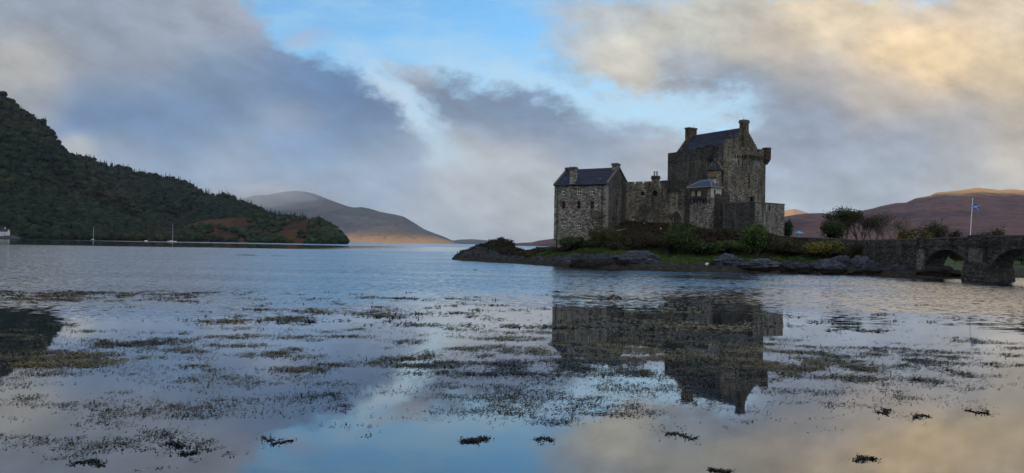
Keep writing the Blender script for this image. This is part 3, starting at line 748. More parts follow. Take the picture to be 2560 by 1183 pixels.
# ------------------------------------------------------------------ masonry helpers
def _inside(p, poly):
    c = False; n = len(poly); j = n - 1
    for i in range(n):
        if (poly[i][1] > p[1]) != (poly[j][1] > p[1]) and p[0] < (poly[j][0] - poly[i][0]) * (p[1] - poly[i][1]) / (poly[j][1] - poly[i][1]) + poly[i][0]: c = not c
        j = i
    return c
def face_wall(mb, p0, p1, outline, holes=(), depth=0.35):
    """an upright wall face from plan point p0 to p1; outline and holes in (s, z); holes get reveals.
    The outward side is to the right of p0->p1 (towards the viewer for left-to-right walls)."""
    e = np.array([p1[0] - p0[0], p1[1] - p0[1]]); e /= np.hypot(*e); nrm = np.array([e[1], -e[0]])
    W = lambda s, z, k=0.0: (p0[0] + e[0] * s - nrm[0] * k, p0[1] + e[1] * s - nrm[1] * k, z)
    pts = []; edges = []
    for poly in [outline] + list(holes):
        b = len(pts); pts += [Vector(q) for q in poly]
        edges += [(b + i, b + (i + 1) % len(poly)) for i in range(len(poly))]
    vo, eo, fo, *_ = delaunay_2d_cdt(pts, edges, [], 0, 1e-5)
    fs = []
    for f in fo:
        c = (sum(vo[i][0] for i in f) / len(f), sum(vo[i][1] for i in f) / len(f))
        if _inside(c, outline) and not any(_inside(c, h) for h in holes):
            a = sum(vo[f[i]][0] * vo[f[(i + 1) % len(f)]][1] - vo[f[(i + 1) % len(f)]][0] * vo[f[i]][1] for i in range(len(f)))
            fs.append(tuple(f) if a > 0 else tuple(f[::-1]))
    mb.add([W(v[0], v[1]) for v in vo], fs)
    for h in holes:
        n = len(h)
        ar = sum(h[i][0] * h[(i + 1) % n][1] - h[(i + 1) % n][0] * h[i][1] for i in range(n))
        hh = h if ar > 0 else h[::-1]
        mb.add([W(s, z) for s, z in hh] + [W(s, z, depth) for s, z in hh], [(i, n + i, n + (i + 1) % n, (i + 1) % n) for i in range(n)])
def rect(s, z, w, h): return [(s - w / 2, z - h / 2), (s + w / 2, z - h / 2), (s + w / 2, z + h / 2), (s - w / 2, z + h / 2)]
def arch(s, z0, w, h, spring=0.45, n=7, point=0.0):
    """opening with a round (point=0) or pointed head"""
    zs = z0 + h * spring; rh = h * (1 - spring)
    q = [(s - w / 2, z0), (s + w / 2, z0)]
    for k in range(n + 1):
        a = math.pi * k / n
        cx = math.cos(a); sy = math.sin(a)
        if point: sy = (1 - abs(cx)) ** 0.62 * point + sy * (1 - point)
        q.append((s + w / 2 * cx, zs + rh * sy))
    return q
def on_wall(p0, p1, s, k=0.0):
    e = np.array([p1[0] - p0[0], p1[1] - p0[1]]); e /= np.hypot(*e); nrm = np.array([e[1], -e[0]])
    return (p0[0] + e[0] * s + nrm[0] * k, p0[1] + e[1] * s + nrm[1] * k), (float(e[0]), float(e[1]))
def wall_box(mb, p0, p1, s, w, out0, out1, z0, z1):
    """a block on a wall face, from out0 to out1 metres in front of it"""
    c, e = on_wall(p0, p1, s, (out0 + out1) / 2)
    mb.box(c, e, w, abs(out1 - out0), z0, z1)
def window(parent, p0, p1, poly, frame_m, depth=0.3, bars=True, fw=0.11, pane_m=None):
    """frame and glazing bars in the reveal, the pane behind them a sub-part"""
    ss = [q[0] for q in poly]; zs = [q[1] for q in poly]
    s0, s1, z0, z1 = min(ss), max(ss), min(zs), max(zs)
    mb = MB(); d = -depth + 0.05
    sc, zc, w, h = (s0 + s1) / 2, (z0 + z1) / 2, s1 - s0, z1 - z0
    wall_box(mb, p0, p1, s0 + fw / 2, fw, d, d - .08, z0, z1); wall_box(mb, p0, p1, s1 - fw / 2, fw, d, d - .08, z0, z1)
    wall_box(mb, p0, p1, sc, w - 2 * fw, d, d - .08, z0, z0 + fw)
    if len(poly) == 4:
        wall_box(mb, p0, p1, sc, w - 2 * fw, d, d - .08, z1 - fw, z1)
        if bars:
            wall_box(mb, p0, p1, sc, w - 2 * fw, d + .004, d - .07, zc - fw / 2, zc + fw / 2)
            wall_box(mb, p0, p1, sc, 0.07, d - .003, d - .075, z0 + fw, zc - fw / 2); wall_box(mb, p0, p1, sc, 0.07, d - .003, d - .075, zc + fw / 2, z1 - fw)
    f = mb.build('window', frame_m, parent)
    pb = MB(); face_wall(pb, on_wall(p0, p1, 0, d - .06)[0], on_wall(p0, p1, 1, d - .06)[0], poly)
    pb.build('pane', pane_m or M['glass'], f)
    return f
def sill(mb, p0, p1, poly, ext=0.12):
    ss = [q[0] for q in poly]; zs = [q[1] for q in poly]
    wall_box(mb, p0, p1, (min(ss) + max(ss)) / 2, max(ss) - min(ss) + 2 * ext, -0.1, 0.10, min(zs) - 0.16, min(zs) - 0.002)
def lerp2(a, b, t): return (a[0] + (b[0] - a[0]) * t, a[1] + (b[1] - a[1]) * t)
def dist2(a, b): return math.hypot(a[0] - b[0], a[1] - b[1])
def crenels(mb, p0, p1, s0, s1, z0, zlow, zhigh, thick, n, gap=0.35, out=0.0):
    """a parapet wall with n merlons; its outer face stands `out` metres in front of the wall plane"""
    c, e = on_wall(p0, p1, (s0 + s1) / 2, out - thick / 2); mb.box(c, e, s1 - s0, thick, z0, zlow)
    st = (s1 - s0) / n
    for k in range(n):
        a = s0 + st * k + (st * gap / 2 if 0 < k else 0); b = s0 + st * (k + 1) - (st * gap / 2 if k < n - 1 else 0)
        c, e = on_wall(p0, p1, (a + b) / 2, out - thick / 2); mb.box(c, e, b - a, thick, zlow - 0.01, zhigh)
def chimney(parent, c, e, w, d, z0, z1, mat, cap=0.35, pots=0, cap_m=None):
    mb = MB(); mb.box(c, e, w, d, z0, z1 - cap); ch = mb.build('chimney', mat, parent)
    cb = MB(); cb.box(c, e, w + 0.34, d + 0.34, z1 - cap, z1 - cap * 0.45); cb.box(c, e, w + 0.16, d + 0.16, z1 - cap * 0.45, z1)
    cb.build('chimney_cap', cap_m or M['dressed_dark'], ch)
    for k in range(pots):
        pb = MB(); q = (c[0] + e[0] * (k - (pots - 1) / 2) * 0.62, c[1] + e[1] * (k - (pots - 1) / 2) * 0.62)
        pb.lathe(q, [(0.2, z1 - .01), (0.19, z1 + 0.9), (0.24, z1 + 0.95), (0.24, z1 + 1.1)], 10)
        pb.build('chimney_pot', M['clay'], ch)
    return ch

# ------------------------------------------------------------------ the gabled house at the water's edge
def build_house():
    N = plan(1517, 165.0); dL = np.array([-11.4, 7.0]); dL /= np.hypot(*dL); dR = np.array([-dL[1], dL[0]]) * -1
    if dR[1] < 0: dR = -dR
    dR = np.array([-dL[1], dL[0]]); dR = dR if dR[1] > 0 else -dR
    # right column: gable runs back along dR
    L = tuple(np.array(N) + dL * 13.4); D = 12.0
    Rb = tuple(np.array(N) + dR * D); Lb = tuple(np.array(L) + dR * D)
    ze = zat(1517, 460, N[1]); zr = ze + 3.9; zb = 1.6
    t = thing('stone_house', 'tall gabled grey stone house with a blue slate roof at the castle end', 'house', (L[0], L[1], zb))
    mb = MB()
    cols = [1408.5, 1447, 1480.2]; front = []
    for y, h in ((479, 1.35), (512.6, 1.55), (564, 1.1)):
        for x in cols:
            s, z = on_plane(x, y, L, N); front.append((rect(s, z, 0.92, h * 1.12), y))
    Lf = dist2(L, N)
    face_wall(mb, L, N, [(0, zb), (Lf, zb), (Lf, ze), (0, ze)], [f[0] for f in front])
    gw = []
    for x, y, w, h in ((1551, 518, .5, 1.0), (1557, 499, .5, 1.0), (1532.5, 547, .8, 1.2)):
        s, z = on_plane(x, y, N, Rb); gw.append(rect(s, z, w, h))
    gab = [(0, zb), (D, zb), (D, ze), (D / 2, zr), (0, ze)]
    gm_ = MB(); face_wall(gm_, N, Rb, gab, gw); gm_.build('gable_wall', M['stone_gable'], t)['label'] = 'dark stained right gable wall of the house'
    face_wall(mb, Rb, Lb, [(0, zb), (Lf, zb), (Lf, ze), (0, ze)])
    face_wall(mb, Lb, L, gab)
    wall = mb.build('wall', M['stone_house'], t)
    for poly, y in front:
        window(t, L, N, poly, M['frame_brown'] if 500 < y < 530 else M['frame_white'])
    for poly, y in front:
        sm_ = MB(); sill(sm_, L, N, poly); sm_.build('window_sill', M['dressed'], t)
    for poly in gw: window(t, N, Rb, poly, M['frame_white'] if poly is not gw[2] else M['wood_dark'], bars=False)
    # roof, between raised gable copings
    e = -dL; off = 0.35
    def rp(k, s, z): # k along the front from L, s depth
        q = np.array(L) + e * k + dR * s; return (q[0], q[1], z)
    r = MB(); k0, k1 = 0.30, Lf - 0.30; up = 0.22; sl_ = (zr - ze) / (D / 2)
    for s0, s1 in ((-off, D / 2), (D + off, D / 2)):
        za = ze - off * sl_ + up
        V = [rp(k0, s0, za), rp(k1, s0, za), rp(k1, s1, zr + up), rp(k0, s1, zr + up), rp(k0, s0, za - .2), rp(k1, s0, za - .2), rp(k1, s1, zr + up - .2), rp(k0, s1, zr + up - .2)]
        Fc = [(0, 1, 2, 3), (7, 6, 5, 4), (0, 4, 5, 1), (1, 5, 6, 2), (3, 7, 4, 0)]
        r.add(V, Fc if s0 < 0 else [f[::-1] for f in Fc])
    roof = r.build('roof', M['slate_blue'], t)
    rt = MB(); rt.tube([rp(k0 + .4, D / 2, zr + up + .02), rp(k1 - .4, D / 2, zr + up + .02)], 0.13, 8); rt.build('ridge_tile', M['dressed_dark'], roof)
    # gable copings
    for kk in (0.06, Lf - 0.06):
        c = MB()
        for s0, s1, z0, z1 in ((-0.25, D / 2, ze - .05, zr + .12), (D + .25, D / 2, ze - .05, zr + .12)):
            a, b_ = kk - 0.26, kk + 0.26
            V = [rp(a, s0, z0), rp(b_, s0, z0), rp(b_, s1, z1), rp(a, s1, z1), rp(a, s0, z0 + .42), rp(b_, s0, z0 + .42), rp(b_, s1, z1 + .42), rp(a, s1, z1 + .42)]
            Fc = [(4, 5, 6, 7), (3, 2, 1, 0), (0, 1, 5, 4), (1, 2, 6, 5), (3, 0, 4, 7)]
            c.add(V, Fc if s0 < 1 else [f[::-1] for f in Fc])
        c.build('gable_coping', M['dressed_dark'], t)
    qm = MB()                                                     # pale squared stones at the near corner
    for k in range(24):
        z = 5.5 + k * .5
        if z > ze - .6: break
        wall_box(qm, L, N, Lf - (.32 if k % 2 else .22), .64 if k % 2 else .44, -.05, .02, z + .01, z + .48); wall_box(qm, N, Rb, .16 if k % 2 else .26, .36 if k % 2 else .56, -.05, .021, z + .01, z + .48)
    qm.build('corner_stones', M['dressed'], t)
    # chimneys
    ed = (float(e[0]), float(e[1]))
    q = np.array(L) + e * 0.75 + dR * (D / 2); chimney(t, tuple(q), ed, 1.25, 1.9, zr - 1.6, zat(1413, 419.5, q[1]), M['stone_brown'], 0.45)
    q = np.array(L) + e * (Lf - 0.75) + dR * (D / 2); chimney(t, tuple(q), ed, 1.25, 1.7, zr - 1.6, zat(1542, 409, q[1]), M['stone_house'], 0.45)
    sc, _ = on_plane(1430.6, 440, L, N)
    q = np.array(L) + e * sc + dR * 0.62; chimney(t, tuple(q), ed, 1.3, 1.3, ze - 1.0, zat(1430.6, 418, q[1]), M['stone_house'], 0.45)
    cb = MB()                                                     # corbel under the wall-head chimney, breast on the gable
    wall_box(cb, L, N, sc, 1.2, -0.05, 0.1, ze - 1.9, ze - .99); cb.build('corbel', M['stone_house'], t)
    bb = MB(); wall_box(bb, N, Rb, D / 2, 1.75, -0.05, 0.14, 6.5, zr - 0.8); bb.build('chimney_breast', M['stone_curtain'], t)
    # rainwater pipes
    for x, p0, p1, z0 in ((1393.5, L, N, 3.0), (1505, L, N, 8.0)):
        s, _ = on_plane(x, 520, p0, p1); d = MB()
        a, _ = on_wall(p0, p1, s, 0.12); d.tube([(*a, z0), (*a, ze - .25)], 0.085, 8); d.build('downpipe', M['iron'], t)
    g_ = MB(); a, _ = on_wall(L, N, 0.1, 0.45); b_, _ = on_wall(L, N, Lf - .1, 0.45); g_.tube([(*a, ze - .05), (*b_, ze - .05)], 0.1, 8); g_.build('gutter', M['iron'], t)
    return N, dR, Rb
HN, HdR, HRb = build_house()

# ------------------------------------------------------------------ the keep
def build_keep():
    O = np.array(plan(1818, 168.0)); dl = np.array([-.53, .848]); dr = np.array([.848, .53])
    A, B = 19.4, 12.6
    P = lambda a, b: tuple(O + dl * a + dr * b)
    near, left, right, back = P(0, 0), P(A, 0), P(0, B), P(A, B)
    zp = zat(1818, 363, 168.0); zb = 8.5; zw = zp - 1.9        # parapet top, foot, wall-walk
    t = thing('castle_keep', 'square stone castle keep, tallest building, with crow stepped gables and slate roof', 'castle keep', (near[0], near[1], zb))
    mb = MB()
    lw = []; rw = []
    for x, y, w, h in ((1678, 404, .55, .6), (1726.5, 397, .5, 1.35), (1779, 413, .75, 1.7)):
        s, z = on_plane(x, y, left, near); lw.append(rect(s, z, w, h))
    for x, y, w, h in ((1872.5, 443, .62, 1.8), (1872.5, 462, .62, 1.8), (1902, 463, .35, 1.3), (1873, 408, .4, .9), (1845, 406, .5, 1.3), (1892, 410, .3, .7)):
        s, z = on_plane(x, y, near, right); rw.append(rect(s, z, w, h))
    box_o = lambda L: [(0, zb), (L, zb), (L, zw), (0, zw)]
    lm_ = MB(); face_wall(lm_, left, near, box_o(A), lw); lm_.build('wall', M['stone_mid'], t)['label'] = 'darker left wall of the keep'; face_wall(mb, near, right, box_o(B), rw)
    face_wall(mb, right, back, box_o(A)); face_wall(mb, back, left, box_o(B))
    mb.add([(*q, zw) for q in (near, right, back, left)], [(0, 1, 2, 3)])
    wall = mb.build('wall', M['stone_keep'], t)
    for k, q in enumerate(lw): window(t, left, near, q, M['frame_white'], bars=k > 0, fw=0.12)
    for k, q in enumerate(rw): window(t, near, right, q, M['stone_tan'], bars=False)
    # parapets: plain on the left face, notched and corbelled out on the right
    pb = MB()
    crenels(pb, left, near, 0.0, 11.2, zw - .6, zp - .25, zp, 0.7, 2, 0.04, out=0.03)
    crenels(pb, left, near, 11.22, A - 1.4, zw - .6, zp - .75, zp + .05, 0.7, 4, 0.30, out=0.06)
    pb.build('parapet', M['stone_dark'], t)
    pb = MB(); crenels(pb, near, right, 1.2, B - 1.2, zw + .1, zp - .85, zp - .1, 0.6, 5, 0.30, out=0.45); pb.build('parapet', M['stone_keep'], t)
    pb = MB(); crenels(pb, right, back, 0.8, A, zw - .3, zp - .8, zp - .2, 0.7, 7, 0.3, out=0.03); crenels(pb, back, left, 0.0, B, zw - .3, zp - .8, zp - .2, 0.7, 5, 0.3, out=0.03)
    pb.build('parapet', M['stone_keep'], t)
    cb = MB()
    for k in range(13):
        s = 1.4 + (B - 2.8) * k / 12
        wall_box(cb, near, right, s, 0.34, -0.02, 0.42, zw - .35, zw + .1); wall_box(cb, near, right, s, 0.34, -0.02, 0.22, zw - .8, zw - .352)
    cb.build('corbel_course', M['stone_curtain'], t)
    # lime and bird stains that run down from the gutter spouts
    lime = plain('lime_streak', (0.34, 0.34, 0.33), 0.8, .3)
    for s, w, h in ((1.9, .10, 1.7), (2.5, .22, 1.0), (3.0, .09, 1.9), (4.2, .08, .9), (5.6, .07, .8), (8.9, .10, 1.3), (9.5, .16, 1.0), (10.2, .09, 1.6)):
        wb = MB(); wall_box(wb, near, right, s, w, -0.01, 0.012, zw - .9 - h, zw - .9); wb.build('lime_streak', lime, t)
    # corner turrets (rounds)
    def round_turret(c, r, z0, z1, corb, mat, cone=0.0, roof_m=None, nm='turret'):
        m_ = MB(); m_.lathe(c, [(r * .25, z0 - corb), (r * .62, z0 - corb * .55), (r * .98, z0 - corb * .06), (r, z0), (r, z1 - .25), (r + .07, z1 - .22), (r + .07, z1 - .05), (r - .02, z1)], 20)
        o = m_.build(nm, mat, t)
        if cone:
            c_ = MB(); c_.lathe(c, [(r + .18, z1 - .06), (r + .20, z1 + .05), (r * .52, z1 + cone * .55), (0.05, z1 + cone)], 20); c_.build('turret_roof', roof_m, o)
        return o
    q = P(-.15, B + .1); z1 = zat(1908, 370, q[1]); round_turret(q, 0.98, zat(1908, 398, q[1]), z1, 1.3, M['stone_brown'])
    s, z = on_plane(1777, 380, left, near); c, _ = on_wall(left, near, s, 0.35)
    round_turret(c, 0.95, zat(1777, 393, c[1]), zat(1777, 366, c[1]), 1.0, M['stone_dark'], zat(1777, 351, c[1]) - zat(1777, 366, c[1]), M['slate_dark'])
    s, z = on_plane(1745, 380, left, near); c, _ = on_wall(left, near, s, -0.75)
    round_turret(c, 0.85, zw - .5, zat(1745, 370.5, c[1]), 0.6, M['stone_dark'], zat(1745, 358, c[1]) - zat(1745, 370.5, c[1]), M['slate_dark'])
    c = P(1.15, 1.1); round_turret(c, 0.98, zw - .3, zat(1813, 346, c[1]), 0.5, M['stone_tan'], zat(1813, 325, c[1]) - zat(1813, 346, c[1]), M['slate_dark'], 'cap_house')
    # clasping buttress at the near corner
    nb = MB(); nb.prism([P(-.16, -.16), P(-.16, 1.7), P(-.02, 1.7), P(-.02, -.02), P(1.3, -.02), P(1.3, -.16)], zb, zp - .3); nb.build('corner_buttress', M['stone_curtain'], t)
    # roof behind the wall-walk, crow-stepped gables at both ends
    a0, a1, b0, b1 = 1.25, A - 1.2, 1.5, B - 1.3
    bm_ = (b0 + b1) / 2; zr = zat(1846, 320, P(a0, bm_)[1]); zE = zw + .6
    r = MB()
    for s0 in (b0 - .25, b1 + .25):
        V = [(*P(a0 + .55, s0), zE - .2), (*P(a1 - .55, s0), zE - .2), (*P(a1 - .55, bm_), zr), (*P(a0 + .55, bm_), zr)]
        V += [(x, y, z - .2) for x, y, z in V]
        Fc = [(0, 1, 2, 3), (7, 6, 5, 4), (0, 4, 5, 1), (1, 5, 6, 2), (3, 7, 4, 0)]
        r.add(V, [f[::-1] for f in Fc] if s0 < bm_ else Fc)
    roof = r.build('roof', M['slate_blue'], t)
    rd = MB(); rd.tube([(*P(a0 + .6, bm_), zr + .03), (*P(a1 - .6, bm_), zr + .03)], 0.12, 8); rd.build('ridge_tile', M['dressed_dark'], roof)
    for a in (a0, a1):
        gm = MB(); n = 11
        for side in (0, 1):
            for k in range(n):
                f0, f1 = k / n, (k + 1) / n
                lo, hi = (b0 - .35, bm_) if side == 0 else (b1 + .35, bm_)
                u0, u1 = lo + (hi - lo) * f0, lo + (hi - lo) * f1
                zt = zE + .35 + (zr - zE) * f1
                c = lerp2(P(a, u0), P(a, u1), .5)
                gm.box(c, (float(dr[0]), float(dr[1])), abs(u1 - u0), 0.62, zw - .2, zt)
        gm.build('crow_stepped_gable', M['stone_keep'], t)
    er = (float(dr[0]), float(dr[1]))
    c = P(a0 - .05, bm_); chimney(t, c, er, 1.75, 1.25, zw - .1, zat(1858, 300.5, c[1]), M['stone_brown'], 0.7)
    c = P(a1 - .2, bm_); chimney(t, c, er, 2.7, 1.35, zr - 2.4, zat(1724, 320, c[1]), M['stone_brown'], 0.35)
    li = MB(); c = P(a1 - .2, bm_ + 1.0); zc = zat(1734, 321, c[1]); li.tube([(*c, zc - .1), (*c, zc + 1.0)], 0.03, 5); li.build('lightning_rod', M['iron'], t)
    li = MB(); c = P(a0 + .1, bm_); zc = zat(1858, 300.5, c[1]); li.tube([(*c, zc - .1), (*c, zc + .8)], 0.03, 5); li.build('lightning_rod', M['iron'], t)
    fi = MB(); s_, _ = on_plane(1812, 322, left, near); c = P(A - s_, bm_); fi.lathe(c, [(.08, zr), (.08, zr + .4), (.18, zr + .5), (.14, zr + .75), (.02, zr + .85)], 8); fi.build('finial', M['dressed'], roof)
    # stair turret on the left face
    s, _ = on_plane(1795, 440, left, near); c, _ = on_wall(left, near, s, 0.9)
    zt, zm = zat(1795, 427, c[1]), zat(1795, 456, c[1])
    m_ = MB(); rr = (1811 - 1778) / 2 / F * c[1]
    m_.lathe(c, [(rr + .16, zb), (rr + .16, zm - .1), (rr + .05, zm), (rr, zm + .02), (rr, zt)], 22)
    st = m_.build('stair_turret', M['stone_tan'], t)
    c_ = MB(); c_.lathe(c, [(rr + .28, zt - .05), (rr + .30, zt + .06), (rr * .62, zt + 1.15), (.06, zat(1796, 405, c[1]))], 22); c_.build('turret_roof', M['slate_dark'], st)
    sk = MB(); c2, _ = on_wall(left, near, s + 1.35, .55); sk.tube([(*on_wall(left, near, s + .1, .3)[0], zat(1796, 404, c[1])), (*on_wall(left, near, s + 1.9, .5)[0], zt + .05)], .13, 6); sk.build('coping', M['dressed'], st)
    w_ = MB()
    for dx, y in ((1783, 438),):
        c3 = (c[0] - rr * .75, c[1] - rr * .72); w_.box(c3, (.7, -.7), .5, .2, zat(dx, 444, c[1]), zat(dx, 432, c[1]))
    w_.build('shutter', plain('rust_board', (0.22, 0.09, 0.035), .8, .3), st)
    return near, left, right, zp
KN, KL, KR, KZ = build_keep()

# ------------------------------------------------------------------ curtain wall and gatehouse
Q0 = tuple(np.array(HN) + HdR * 10.4); Q1 = plan(1648, 169.8); Q2 = plan(1664, 168.2); Q3 = plan(1709, 164.8); Q4 = plan(1723, 164.0)
def build_curtain():
    zt = zat(1610, 459, 171.5); zb = 7.2
    t = thing('curtain_wall', 'stained castle curtain wall with notched top between the gabled house and the gatehouse', 'wall', (Q0[0], Q0[1], zb))
    L1 = dist2(Q0, Q1); mb = MB(); holes = []
    for x, y, w, h, k in ((1606, 484, .9, 1.0, 0), (1637, 483.5, 1.25, 1.35, 1), (1612, 513, .25, .7, 0), (1600, 505, .25, .6, 0)):
        s, z = on_plane(x, y, Q0, Q1); holes.append(arch(s, z - h / 2, w, h, .6) if k else rect(s, z, w, h))
    face_wall(mb, Q0, Q1, [(0, zb), (L1, zb), (L1, zt), (0, zt)], holes, .4)
    L2 = dist2(Q1, Q2); s, z = on_plane(1658, 483, Q1, Q2); h2 = rect(s, z, .55, 1.0)
    face_wall(mb, Q1, Q2, [(0, zb), (L2, zb), (L2, zt), (0, zt)], [h2], .4)
    b0 = on_wall(Q0, Q1, 0, -2.5)[0]; b1 = on_wall(Q0, Q1, L1, -2.5)[0]; b2 = on_wall(Q1, Q2, L2, -2.5)[0]
    mb.add([(*q, zt) for q in (Q0, Q1, Q2, b2, b1, b0)], [(0, 1, 4, 5), (1, 2, 3, 4)])
    face_wall(mb, b2, b1, [(0, zb), (dist2(b2, b1), zb), (dist2(b2, b1), zt), (0, zt)]); face_wall(mb, b1, b0, [(0, zb), (dist2(b1, b0), zb), (dist2(b1, b0), zt), (0, zt)])
    mb.build('wall', M['stone_curtain'], t)
    for k, h in enumerate(holes[:2]): window(t, Q0, Q1, h, M['dressed_dark'], .4, bars=False)
    window(t, Q1, Q2, h2, M['frame_white'], .4, fw=.14)
    for h in holes[2:]: window(t, Q0, Q1, h, M['iron'], .4, bars=False, fw=.03)
    pm = MB(); crenels(pm, Q0, Q1, 0.0, L1, zt - .02, zt + .05, zt + .5, .6, 4, .22, out=.004); pm.build('parapet', M['stone_curtain'], t)
    dk = MB(); wall_box(dk, Q1, Q2, L2 / 2, L2, -.55, .02, zt - .02, zt + .55); dk.build('parapet', M['stone_dark'], t)
build_curtain()

def build_gatehouse():
    zt = zat(1690, 453, 166); zb = 7.0; L1 = dist2(Q2, Q3); L2 = dist2(Q3, Q4)
    t = thing('gatehouse', 'castle gatehouse with a pointed entrance arch under an overhanging dark parapet', 'gatehouse', (Q2[0], Q2[1], zb))
    s, z0 = on_plane(1691, 561, Q2, Q3); _, z1 = on_plane(1691, 529, Q2, Q3)
    z0 -= .6
    big = arch(s, z0, 2.5, z1 - z0, .5, 12, .35)
    slit = []
    for x, y, w, h in ((1690.7, 511.5, .75, 1.0), (1671, 511, .2, .8), (1682.6, 511, .24, .8), (1699.5, 510, .24, .8)):
        a, b = on_plane(x, y, Q2, Q3); slit.append(rect(a, b, w, h))
    mb = MB(); zc = zat(1690, 473, 166)
    face_wall(mb, Q2, Q3, [(0, zb), (L1, zb), (L1, zc + .3), (0, zc + .3)], [big] + slit, .5)
    wall = mb.build('wall', M['stone_curtain'], t)
    m2 = MB(); face_wall(m2, Q3, Q4, [(0, zb), (L2 + .6, zb), (L2 + .6, zt), (0, zt)]); 
    bk = [on_wall(Q2, Q3, k, -4.0)[0] for k in (0, L1)]
    m2.prism([Q2, bk[0], bk[1], Q3, on_wall(Q2, Q3, L1, -.52)[0], on_wall(Q2, Q3, 0, -.52)[0]], zb, zt - .6)
    m2.build('side_wall', M['stone_dark'], t)
    # stepped arch rings and a door whose near-black colour carries the passage shade
    for k, (w, dz, d) in enumerate(((2.0, .35, .5), (1.5, .7, .75))):
        rg = MB(); wo = 2.5 if k == 0 else 2.0; zo = z1 if k == 0 else z1 - .35
        outer = arch(s, z0, wo, zo - z0, .5, 12, .35); inner = arch(s, z0 + .004, w, z1 - dz - z0, .5, 12, .35)
        p0, p1 = on_wall(Q2, Q3, 0, -d)[0], on_wall(Q2, Q3, 1, -d)[0]
        face_wall(rg, p0, p1, outer, [inner], .26); rg.build('arch_ring', M['dressed'] if k == 0 else M['stone_tan'], wall)
    dr_ = MB(); p0, p1 = on_wall(Q2, Q3, 0, -1.0)[0], on_wall(Q2, Q3, 1, -1.0)[0]; face_wall(dr_, p0, p1, arch(s, z0, 1.5, z1 - .7 - z0, .5, 12, .35)); dr_.build('door', plain('passage_shade', (0.010, 0.008, 0.006), .8, .3), t)
    hm = MB(); n = 12; o = arch(s, z0, 2.5, z1 - z0, .5, n, .35)[2:]
    for k in range(n):                                       # hood mould
        a, b = o[k], o[k + 1]; cx = (a[0] + b[0]) / 2
        A_ = [(s + (q[0] - s) * f, z0 + (q[1] - z0) * (f if q[1] > z0 else 1)) for f in (1.02, 1.16) for q in (a, b)]
        q = [on_wall(Q2, Q3, p[0], .09)[0] + (p[1],) for p in (A_[0], A_[1], A_[3], A_[2])] + [on_wall(Q2, Q3, p[0], -.03)[0] + (p[1],) for p in (A_[0], A_[1], A_[3], A_[2])]
        hm.add(q, [(0, 1, 2, 3), (7, 6, 5, 4), (0, 4, 5, 1), (1, 5, 6, 2), (2, 6, 7, 3), (3, 7, 4, 0)])
    hm.build('hood_mould', M['dressed'], wall)
    window(t, Q2, Q3, slit[0], M['dressed'], .25, bars=False, pane_m=M['panel_yellow'])
    for q in slit[1:]: window(t, Q2, Q3, q, M['iron'], .4, bars=False, fw=.03)
    cb = MB()
    for k in range(9):
        a = .25 + (L1 - .5) * k / 8
        wall_box(cb, Q2, Q3, a, .28, -.02, .5, zc - .15, zc + .3); wall_box(cb, Q2, Q3, a, .28, -.02, .28, zc - .55, zc - .152)
    cb.build('corbel_course', M['stone_curtain'], t)
    pm = MB(); crenels(pm, Q2, Q3, -.15, L1 + .1, zc + .302, zt - .05, zt + .12, .6, 2, .02, out=.55); pm.build('parapet', M['stone_dark'], t)
build_gatehouse()

